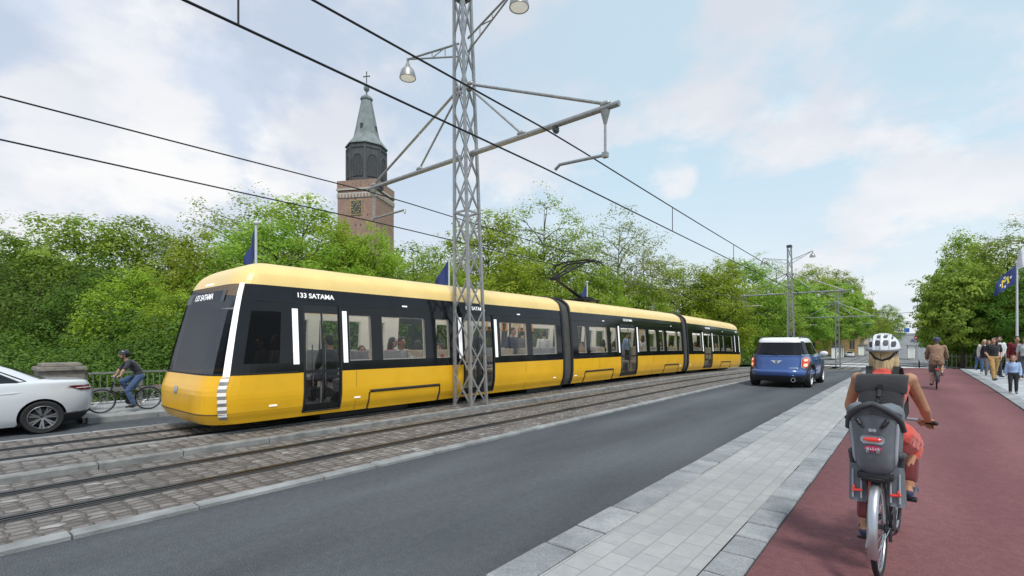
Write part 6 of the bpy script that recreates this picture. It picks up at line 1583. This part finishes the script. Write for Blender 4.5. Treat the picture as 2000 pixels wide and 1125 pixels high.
# ------------------------------------------------------------------ church tower and the far end of the street
M['brick'] = brick('tower_brick', (.30,.135,.085), (.41,.215,.15), (.40,.34,.29), .9, .28, .05, .01, 0, .3, plane=(R(90),0,0), wscale=2, stain=.35)
M['roofgrey'] = mat('tower_roof_slate', (.085,.088,.094), .7, var=.25, scale=.6)
M['copper'] = mat('green_copper', (.205,.235,.235), .6, var=.22, scale=.5)
M['frieze'] = mat('pale_frieze', (.50,.47,.42), .8, var=.15, scale=1)
M['gold'] = mat('clock_gold', (.48,.37,.13), .5, .3); M['pane_dark'] = mat('dark_opening', (.07,.073,.08), .4)
M['louvre'] = mat('belfry_louvre', (.055,.057,.062), .7, var=.2, scale=1)
def church():
    x, y = at(716, 150); t = thing('church_tower', 'brick church tower with dark belfry, green copper spire and gilt clock', 'church tower', (x, y, -2), R(16.7+12), None, (.80,.80,.96))
    w = 7.7; D = 2.0
    b = MB(); b.box((0,0,(51.0+D)/2-1.2), (2*w,2*w,51.0+D-2.4)); b.build('tower_shaft', M['brick'], t)
    b = MB(); z0 = 49.0 + D
    b.box((0,0,z0+.1), (2*w+.9,2*w+.9,.5)); b.build('cornice', M['frieze'], t)
    b = MB(); b.box((0,0,z0-1.7), (2*w+.5,2*w+.5,1.5)); f = b.build('frieze', M['frieze'], t)
    b = MB()
    for k in range(12):
        for s in (-1,1):
            q = -w + (k+.5)*2*w/12; b.box((q,s*(w+.30),z0-1.8), (.62,.08,.85)); b.box((s*(w+.30),q,z0-1.8), (.08,.62,.85))
    b.build('frieze_arch', M['brick'], f)
    b = MB(); b.box((0,0,z0+1.6), (2*w+.35,2*w+.35,2.5)); b.build('parapet', M['brick'], t)
    b = MB()
    for k in range(9):
        q = -w + (k+.5)*2*w/9
        for s in (-1,1): b.box((q,s*(w+.12),z0+1.9), (.3,.3,1.6))
    b.build('parapet_slit', M['brick'], t)
    for s, rot in ((-1,0),):
        b = MB(); b.box((0,-w-.12,43.4+D), (4.6,.25,4.6)); c = b.build('clock_face', M['gold'], t)
        b = MB(); b.lathe([(.01,0),(1.35,0),(1.35,.12),(.01,.12)], 28, (0,-w-.26,43.4+D), Matrix.Rotation(PI/2,3,'X')); b.box((0,-w-.22,43.4+D),(4.1,.1,4.1)); b.build('clock_dial', M['pane_dark'], c)
        for k in range(12):
            b = MB(); a = 2*PI*k/12; m = Matrix.Rotation(-a,3,'Y'); b.box(Vector((0,-w-.36,43.4+D)) + m @ Vector((0,0,1.62)), (.30,.08,.66), 0, m); b.build('clock_numeral', M['gold'], c)
        b = MB(); m = Matrix.Rotation(R(40),3,'Y'); b.box(Vector((0,-w-.46,43.4+D)) + m @ Vector((0,0,.5)), (.22,.06,1.3), 0, m); m = Matrix.Rotation(R(215),3,'Y'); b.box(Vector((0,-w-.48,43.4+D)) + m @ Vector((0,0,.7)), (.16,.06,1.9), 0, m); b.build('clock_hand', M['gold'], c)
    for sy in (-1, 1):
        for dx in (-2.2, 2.2):
            b = MB(); b.box((w+.05,dx*.8,31+D), (.3,1.1,6.5)); b.box((w+.05,dx*.8,34.6+D),(.3,.8,.9)); b.build('niche', M['frieze'], t) if sy < 0 else None
    for k in range(14):
        b = MB(); q = random.Random(k); b.box((q.uniform(-6.5,6.5), -w-.02, q.choice((30,34,38,41,46.2))+D), (.35,.2,.5)); b.build('putlog_hole', M['pane_dark'], t)
    # octagonal belfry
    def octr(r, z, n=8): return [(r*math.cos(PI/8+2*PI*k/n), r*math.sin(PI/8+2*PI*k/n), z) for k in range(n)]
    z1 = 51.2 + D
    b = MB(); b.loft([octr(7.35,z1+.6),octr(7.35,z1+12.6)]); b.loft([octr(7.6,z1-.2),octr(7.6,z1+.6)]); b.loft([octr(7.6,z1+11.2),octr(7.6,z1+12.0)])
    for k in range(8):
        a = PI/8+2*PI*k/8; b.box((7.35*math.cos(a),7.35*math.sin(a),z1+6), (.7,.7,11.8), 0, Matrix.Rotation(a,3,'Z'))
    b.build('belfry', M['roofgrey'], t, fix=False)
    for k in range(8):
        a = 2*PI*k/8; m = Matrix.Rotation(a,3,'Z'); rr = 7.35*math.cos(PI/8)
        poly = [(-1.75,0),(1.75,0),(1.75,4.6)] + [(1.75*math.cos(q), 4.6+2.3*math.sin(q)) for q in [PI*j/10 for j in range(1,10)]] + [(-1.75,4.6)]
        b = MB(); P = [m @ Vector((rr+.10, p, z1+2.2+q)) for p, q in poly]; b.add(P, [tuple(range(len(P)))]); o = b.build('louvre_arch', M['louvre'], t)
        b = MB(); b.tube([m @ Vector((rr+.14, p*1.06, z1+2.2+q*1.02)) for p, q in poly], .16, 5, close=True)
        for p in (-.6,.6): b.box(m @ Vector((rr+.14,p,z1+4.8)), (.14,.14,5.2), 0, m)
        b.build('arch_moulding', M['roofgrey'], o)
    b = MB(); b.loft([octr(8.0,z1+12.6),octr(7.9,z1+13.0),octr(6.5,z1+14.4),octr(5.2,z1+15.8),octr(4.7,z1+16.8),octr(3.35,z1+22.5),octr(1.95,z1+28.4)]); b.loft([octr(2.35,z1+28.4),octr(2.35,z1+29.0),octr(1.2,z1+29.7),octr(.5,z1+30.2)]); sp_ = b.build('spire', M['copper'], t)
    b = MB()
    for k in (0,2,4,6):
        a = 2*PI*k/8; m = Matrix.Rotation(a,3,'Z'); b.box(m @ Vector((3.65,0,z1+18.6)), (.9,1.0,2.2), 0, m)
    b.build('spire_window', M['louvre'], sp_)
    b = MB(); b.lathe([(.45,0),(.3,.8),(.3,1.2),(.9,1.6),(1.1,2.3),(.9,3.0),(.25,3.4),(.18,4.0)], 14, (0,0,z1+29.9)); b.build('finial_ball', M['copper'], t, smooth=50)
    b = MB(); b.box((0,0,z1+35.6), (.26,.26,3.8)); b.box((0,0,z1+36.1), (2.3,.24,.26)); 
    for p in ((-1.2,0),(1.2,0)): b.ell((p[0],0,z1+36.1),(.25,.2,.25))
    b.ell((0,0,z1+37.5),(.25,.2,.25)); b.build('cross', M['roofgrey'], t)
church()
# buildings at the far end
def house(name, label, x0, x1, y0, y1, z0, zt, wall, roof, rows, cols_f, cols_s, pitch=.0, wm='pane_dark', overhang=.4):
    t = thing(name, label, 'building', (x0, y0, z0)); W = x1-x0; D = y1-y0; H = zt-z0
    b = MB(); b.box((W/2,D/2,H/2), (W,D,H)); b.build('wall', M[wall], t)
    b = MB()
    if pitch: b.add([(-overhang,-overhang,H),(W+overhang,-overhang,H),(W+overhang,D+overhang,H),(-overhang,D+overhang,H),(W/2,D*.15,H+pitch),(W/2,D*.85,H+pitch)], [(0,1,4),(1,2,5,4),(2,3,5),(3,0,4,5),(3,2,1,0)])
    else: b.box((W/2,D/2,H+.15), (W+.5,D+.5,.3))
    b.build('roof', M[roof], t)
    for r in range(rows):
        z = (r+.55)*H/rows
        for k in range(cols_f):
            q = (k+.5)*W/cols_f; b = MB(); b.box((q,-.02,z), (min(1.1,W/cols_f*.5),.14,H/rows*.52)); o = b.build('window', M[wm], t); b = MB(); b.box((q,-.09,z-H/rows*.29), (1.3,.16,.12)); b.box((q,-.10,z),(.08,.06,H/rows*.5)); b.build('window_frame', M['frieze'], o)
        for k in range(cols_s):
            q = (k+.5)*D/cols_s; b = MB(); b.box((W+.02,q,z), (.14,1.1,H/rows*.52)); o = b.build('window', M[wm], t); b = MB(); b.box((W+.09,q,z-H/rows*.29), (.16,1.3,.12)); b.box((W+.10,q,z),(.06,.08,H/rows*.5)); b.build('window_frame', M['frieze'], o)
M['ochre'] = mat('ochre_render', (.52,.34,.15), .85, var=.12, scale=.5); M['sand'] = mat('sand_render', (.50,.40,.29), .85, var=.1, scale=.5); M['tile'] = mat('red_roof_tile', (.33,.13,.08), .8, var=.2, scale=1); M['wrapgrey'] = mat('grey_render', (.52,.53,.56), .7, var=.25, scale=.35)
house('corner_house', 'ochre corner house behind the glass tram shelters', -34, -11.6, 165, 182, -2.0, 4.0, 'ochre', 'tile', 1, 7, 5, 2.5)
house('sand_house', 'sand-coloured house rising behind the ochre corner house', -34, -12.4, 190, 215, -1.8, 8.5, 'sand', 'tile', 3, 6, 5, 2.0)
house('tower_block', 'tall narrow pale grey building above the tram shelters', -26, -12.6, 222, 232, -1.5, 16.8, 'wrapgrey', 'wrapgrey', 5, 4, 3, 3.2)
house('hill_house', 'house with red roof at the top of the hill street', -26, -10.5, 395, 430, 4.0, 13.5, 'sand', 'tile', 3, 5, 6, 4.0)
house('yellow_kiosk', 'small yellow building under the trees beyond the avenue', 7.6, 12.5, 66, 70, -2.0, 1.4, 'ochre', 'white', 1, 3, 2, 0)
house('hill_house', 'pale house beside the hill street on the right', 9, 22, 330, 350, 2.0, 8.0, 'sand', 'tile', 2, 4, 3, 3.0)
M['bluesign'] = mat('blue_sign', (.04,.14,.5), .4); M['redsign'] = mat('red_sign', (.5,.05,.04), .4)
# tram shelters with glass panels and faintly glowing white posters
M['shelter_glass'] = glass('shelter_glass', (.8,.86,.85), .8); M['poster'] = mat('poster_white', (.78,.80,.74), .5, var=.08, emit=(1,1,.95), estr=.12); M['sgrey'] = mat('shelter_grey', (.15,.155,.16), .5, .3)
def shelter(label, px, fw, L, n):
    x, y = at(px, fw); z = zg(x, y) + .33
    t = thing('tram_shelter', label, 'shelter', (x, y, z), 0, 'glass tram shelters')
    b = MB(); b.box((0,L/2,2.55), (1.7,L+.5,.14)); b.build('roof', M['sgrey'], t)
    for k in range(n+1):
        for sx in (-.6,.6): b = MB(); b.box((sx,k*L/n,1.25), (.08,.08,2.5)); b.build('post', M['sgrey'], t)
    for k in range(n):
        b = MB(); b.box((-.6,(k+.5)*L/n,1.25), (.03,L/n-.12,2.0)); b.build('glass_panel', M['shelter_glass'], t)
    for k in (0, 1):
        b = MB(); b.box((0,k*L,1.15), (1.15,.10,2.0)); o = b.build('end_panel', M['poster'], t)
    for k in range(n): b = MB(); b.box((-.52,(k+.5)*L/n,1.2), (.06,L/n-.35,1.7)); b.build('poster_panel', M['poster'], t)
    b = MB(); b.box((-.2,L/2,.45), (.4,L*.6,.06)); b.box((-.2,L*.3,.22),(.06,.06,.44)); b.box((-.2,L*.7,.22),(.06,.06,.44)); b.build('bench', M['sgrey'], t)
shelter('glass shelter beside the farthest mast', 1631, 93, 9, 3)
shelter('long glass shelter before the ochre house', 1682, 116, 14, 5)
shelter('glass shelter left of the rider in brown', 1780, 97, 6, 2)
saloon('small white car parked before the ochre house', (*at(1659,112), zg(-14,135)+.02), R(8), 1.0, 'pearl', None, False)
saloon('tiny dark car coming down the hill street', (-.2, 300, zg(-.2,300)+.03), PI, 1.0, 'blue_d', 'distant cars on the hill street', False)
saloon('tiny white car near the top of the hill street', (2.2, 400, zg(2.2,400)+.03), 0, 1.0, 'pearl', 'distant cars on the hill street', False)
# handrail, signs
t = thing('handrail', 'grey handrail between the shelter and the rider in brown', 'handrail', (*at(1796,62), -1.6)); x, y = at(1796,62)
for k in range(5): b = MB(); b.tube([(0,k*3.2,zg(x,y+k*3.2)+1.6),(0,k*3.2,zg(x,y+k*3.2)+2.65)], .05, 6); b.build('post', M['steel_d'], t)
b = MB(); b.tube([(0,k*1.6,zg(x,y+k*1.6)+2.65) for k in range(9)], .045, 6); b.tube([(0,k*1.6,zg(x,y+k*1.6)+2.1) for k in range(9)], .04, 6); b.build('rail', M['steel_d'], t)
t = thing('road_sign', 'round red and white road sign at the foot of the hill street', 'sign', (*at(1791,96), -2)); 
b = MB(); b.tube([(0,0,0),(0,0,4.9)], .06, 8); b.build('pole', M['steel'], t); b = MB(); b.lathe([(.01,-.04),(.5,-.04),(.5,.04),(.01,.04)], 20, (0,-.08,4.5), Matrix.Rotation(PI/2,3,'X')); o = b.build('disc', M['redsign'], t); b = MB(); b.box((0,-.14,4.5), (.7,.03,.18)); b.build('bar', M['white'], o)
t = thing('direction_sign', 'blue panel sign over the street left of the hill crest', 'sign', (*at(1771,300), zg(-6,380))); b = MB(); b.box((0,0,4.6), (2.6,.2,2.6)); b.build('panel', M['bluesign'], t)
b = MB(); b.tube([(0,.2,0),(0,.2,4.6)], .12, 8); b.build('pole', M['steel'], t)
t = thing('traffic_light', 'thin mast with arm standing before the ochre house', 'street pole', (*at(1698,96), -2)); b = MB(); b.tube([(0,0,0),(0,0,4.9),(7.5,0,5.0)], .07, 6); b.build('pole', M['sgrey'], t)
# street lamps hung on span wires across the hill street
for k, (px, tp, fw) in enumerate(((1758,612,120),(1773,628,170),(1784,637,220))):
    x, y = at(px, fw); z = 1.65 + (668-tp)*fw/948
    t = thing('hanging_lamp', ('nearest','middle','farthest')[k] + ' of the lamps hung on wires above the hill street', 'street lamp', (x, y, z), 0, 'lamps hung above the hill street')
    b = MB(); b.lathe([(.08,.5),(.08,.2),(.45,-.1),(.5,-.45),(.05,-.5)], 12, (0,0,-.5)); b.build('lamp_shade', M['sgrey'], t, smooth=40)
    b = MB(); b.tube([(-15,0,1.4),(-6,0,.5),(0,0,.05),(6,0,.4),(14,0,1.2)], .045, 4); b.build('span_wire', M['wire'], t)
# picket guard round the avenue trunks
x, y = at(1868, 40); t = thing('tree_guard', 'low grey picket fence round the avenue trunks', 'fence', (x-.9, y-1.4, zg(x,y)-.12))
b = MB(); b.box((0,4,1.25),(.06,8,.06)); b.box((0,4,.35),(.06,8,.06)); b.box((.9,0,1.25),(1.8,.06,.06)); b.box((.9,0,.35),(1.8,.06,.06)); b.build('rail', M['steel'], t)
for k in range(28):
    b = MB(); b.box(((0, .1+k*.29, .75) if k >= 7 else (k*.28, -.05, .75)), (.05,.05,1.45)); b.build('picket', M['steel'], t)
for k, (px, tp, fw) in enumerate(((1733,597,215),(1716,612,205))):
    tree('mid', ('green tree on the hill right of the tall grey building','green tree half behind the tall grey building')[k], px, tp, fw, .9, 'trees on the hill', base=-.5)
CLOUD_OFF = (-.4, .8, 1.8)
# ------------------------------------------------------------------ camera, sky, sun
cam = bpy.data.cameras.new('camera'); co = bpy.data.objects.new('camera', cam); COL.objects.link(co)
co.location = (0, 0, 1.65); co.rotation_euler = (R(90), 0, R(39.6))
cam.sensor_width = 36; cam.lens = 948/2000*36; cam.shift_y = (668-562.5)/2000; cam.clip_end = 6000; cam.clip_start = .05
SC.camera = co
w = bpy.data.worlds.new('World'); SC.world = w; w.use_nodes = True
N = w.node_tree.nodes; L = w.node_tree.links; N.clear()
SUN_EL, SUN_AZ = 60, 125      # degrees; azimuth measured clockwise from +Y (behind and to the right of the camera)
sky = N.new('ShaderNodeTexSky'); sky.sky_type = 'NISHITA'; sky.sun_disc = False
sky.sun_elevation = R(SUN_EL); sky.sun_rotation = R(SUN_AZ); sky.air_density = 1.0; sky.dust_density = 1.5; sky.ozone_density = 1.2
b1 = N.new('ShaderNodeBackground'); b1.inputs[1].default_value = .15; L.new(sky.outputs[0], b1.inputs[0])
tc = N.new('ShaderNodeTexCoord'); sp = N.new('ShaderNodeSeparateXYZ'); L.new(tc.outputs['Generated'], sp.inputs[0])
# project the direction on a cloud ceiling so that clouds flatten toward the horizon
zz = N.new('ShaderNodeMath'); zz.operation = 'MAXIMUM'; zz.inputs[1].default_value = 0.0; L.new(sp.outputs['Z'], zz.inputs[0])
za = N.new('ShaderNodeMath'); za.operation = 'ADD'; za.inputs[1].default_value = .34; L.new(zz.outputs[0], za.inputs[0])
dv = N.new('ShaderNodeVectorMath'); dv.operation = 'DIVIDE'; L.new(tc.outputs['Generated'], dv.inputs[0]); L.new(za.outputs[0], dv.inputs[1])
mp = N.new('ShaderNodeMapping'); mp.inputs['Location'].default_value = CLOUD_OFF; mp.inputs['Scale'].default_value = (1.0,1.0,1.5); L.new(dv.outputs[0], mp.inputs[0])
n1 = N.new('ShaderNodeTexNoise'); n1.inputs['Scale'].default_value = 1.35; n1.inputs['Detail'].default_value = 9; n1.inputs['Roughness'].default_value = .55; n1.inputs['Distortion'].default_value = .25
L.new(mp.outputs[0], n1.inputs['Vector'])
cr = ramp(N, [(.40, (0,0,0)), (.50, (.62,)*3), (.62, (1,1,1))]); L.new(n1.outputs['Fac'], cr.inputs[0])
# horizon haze
hz = N.new('ShaderNodeMapRange'); hz.inputs[1].default_value = 0.0; hz.inputs[2].default_value = .42; hz.inputs[3].default_value = .97; hz.inputs[4].default_value = .80; L.new(sp.outputs['Z'], hz.inputs[0])
mxm = N.new('ShaderNodeMath'); mxm.operation = 'MAXIMUM'; L.new(cr.outputs[0], mxm.inputs[0]); L.new(hz.outputs[0], mxm.inputs[1])
n2 = N.new('ShaderNodeTexNoise'); n2.inputs['Scale'].default_value = 2.2; n2.inputs['Detail'].default_value = 8; L.new(mp.outputs[0], n2.inputs['Vector'])
# cumulus banks: (degrees left or right of the view axis, elevation, angular radius, weight)
BANKS = [(-39,17.5,9.5,1),(-46.5,17,5,.8),(-22,21,7.5,1),(-16,31,13,.75),(1,32,14,.7),(29,27,11,.85),(43,15.5,9,1),(43.5,21.5,4.5,.7),(18.5,18.5,3,.8),(-47,11,5,.8),(38,6.5,10,.9),(-2,17.5,4.5,.8),(14,25,4.5,.5),(-34,29,11,.55)]
prev = None
for az, el, rad, wt in BANKS:
    A = R(-39.6 + az); E_ = R(el); dvec = (math.sin(A)*math.cos(E_), math.cos(A)*math.cos(E_), math.sin(E_))
    dp = N.new('ShaderNodeVectorMath'); dp.operation = 'DOT_PRODUCT'; dp.inputs[1].default_value = dvec; L.new(tc.outputs['Generated'], dp.inputs[0])
    mr = N.new('ShaderNodeMapRange'); mr.interpolation_type = 'SMOOTHSTEP'; mr.inputs[1].default_value = math.cos(R(rad*1.45)); mr.inputs[2].default_value = math.cos(R(rad*.35)); mr.inputs[4].default_value = wt; L.new(dp.outputs['Value'], mr.inputs[0])
    if prev is None: prev = mr.outputs[0]
    else:
        mm = N.new('ShaderNodeMath'); mm.operation = 'MAXIMUM'; L.new(prev, mm.inputs[0]); L.new(mr.outputs[0], mm.inputs[1]); prev = mm.outputs[0]
n3 = N.new('ShaderNodeTexNoise'); n3.inputs['Scale'].default_value = 3.4; n3.inputs['Detail'].default_value = 10; n3.inputs['Roughness'].default_value = .56; n3.inputs['Distortion'].default_value = .2; L.new(mp.outputs[0], n3.inputs['Vector'])
nb = N.new('ShaderNodeMath'); nb.operation = 'MULTIPLY_ADD'; nb.inputs[1].default_value = .38; L.new(prev, nb.inputs[0]); L.new(n3.outputs['Fac'], nb.inputs[2])
cw = N.new('ShaderNodeMapRange'); cw.interpolation_type = 'SMOOTHSTEP'; cw.inputs[1].default_value = .675; cw.inputs[2].default_value = .90; L.new(nb.outputs[0], cw.inputs[0])
hw_ = N.new('ShaderNodeMapRange'); hw_.inputs[1].default_value = 0; hw_.inputs[2].default_value = .30; hw_.inputs[3].default_value = .85; hw_.inputs[4].default_value = 0; L.new(sp.outputs['Z'], hw_.inputs[0])
cm = N.new('ShaderNodeMath'); cm.operation = 'MAXIMUM'; L.new(cw.outputs[0], cm.inputs[0]); L.new(hw_.outputs[0], cm.inputs[1])
sh = ramp(N, [(.36, (.83,.865,.92)), (.48, (.90,.91,.945)), (.6, (.98,.98,.985))]); L.new(n2.outputs['Fac'], sh.inputs[0])
cc = N.new('ShaderNodeMix'); cc.data_type = 'RGBA';  L.new(cm.outputs[0], cc.inputs[0]); L.new(sh.outputs[0], cc.inputs[7])
b2 = N.new('ShaderNodeBackground'); b2.inputs[1].default_value = 1.0; L.new(cc.outputs[2], b2.inputs[0])
rdir = (math.cos(R(39.6)), math.sin(R(39.6)), 0)
dr = N.new('ShaderNodeVectorMath'); dr.operation = 'DOT_PRODUCT'; dr.inputs[1].default_value = rdir; L.new(tc.outputs['Generated'], dr.inputs[0])
mrr = N.new('ShaderNodeMapRange'); mrr.inputs[1].default_value = -.35; mrr.inputs[2].default_value = .2; L.new(dr.outputs['Value'], mrr.inputs[0])
bl = N.new('ShaderNodeMix'); bl.data_type = 'RGBA'; bl.inputs[6].default_value = (.66,.745,.885,1); bl.inputs[7].default_value = (.665,.85,.96,1); L.new(mrr.outputs[0], bl.inputs[0]); L.new(bl.outputs[2], cc.inputs[6])
ms = N.new('ShaderNodeMixShader'); L.new(mxm.outputs[0], ms.inputs[0]); L.new(b1.outputs[0], ms.inputs[1]); L.new(b2.outputs[0], ms.inputs[2])
wo = N.new('ShaderNodeOutputWorld'); L.new(ms.outputs[0], wo.inputs['Surface'])
sl = bpy.data.lights.new('sun', 'SUN'); so = bpy.data.objects.new('sun', sl); COL.objects.link(so)
sl.energy = 2.6; sl.angle = R(10); sl.color = (1, .965, .91)
d = Vector((math.sin(R(SUN_AZ))*math.cos(R(SUN_EL)), math.cos(R(SUN_AZ))*math.cos(R(SUN_EL)), math.sin(R(SUN_EL))))
so.rotation_euler = (-d).to_track_quat('-Z', 'Y').to_euler(); so.location = (20, -10, 40)
SC.view_settings.view_transform = 'Standard'; SC.view_settings.look = 'None'; SC.view_settings.exposure = 0; SC.view_settings.gamma = 1
SC.cycles.max_bounces = 8; SC.cycles.transparent_max_bounces = 16; SC.cycles.use_denoising = True
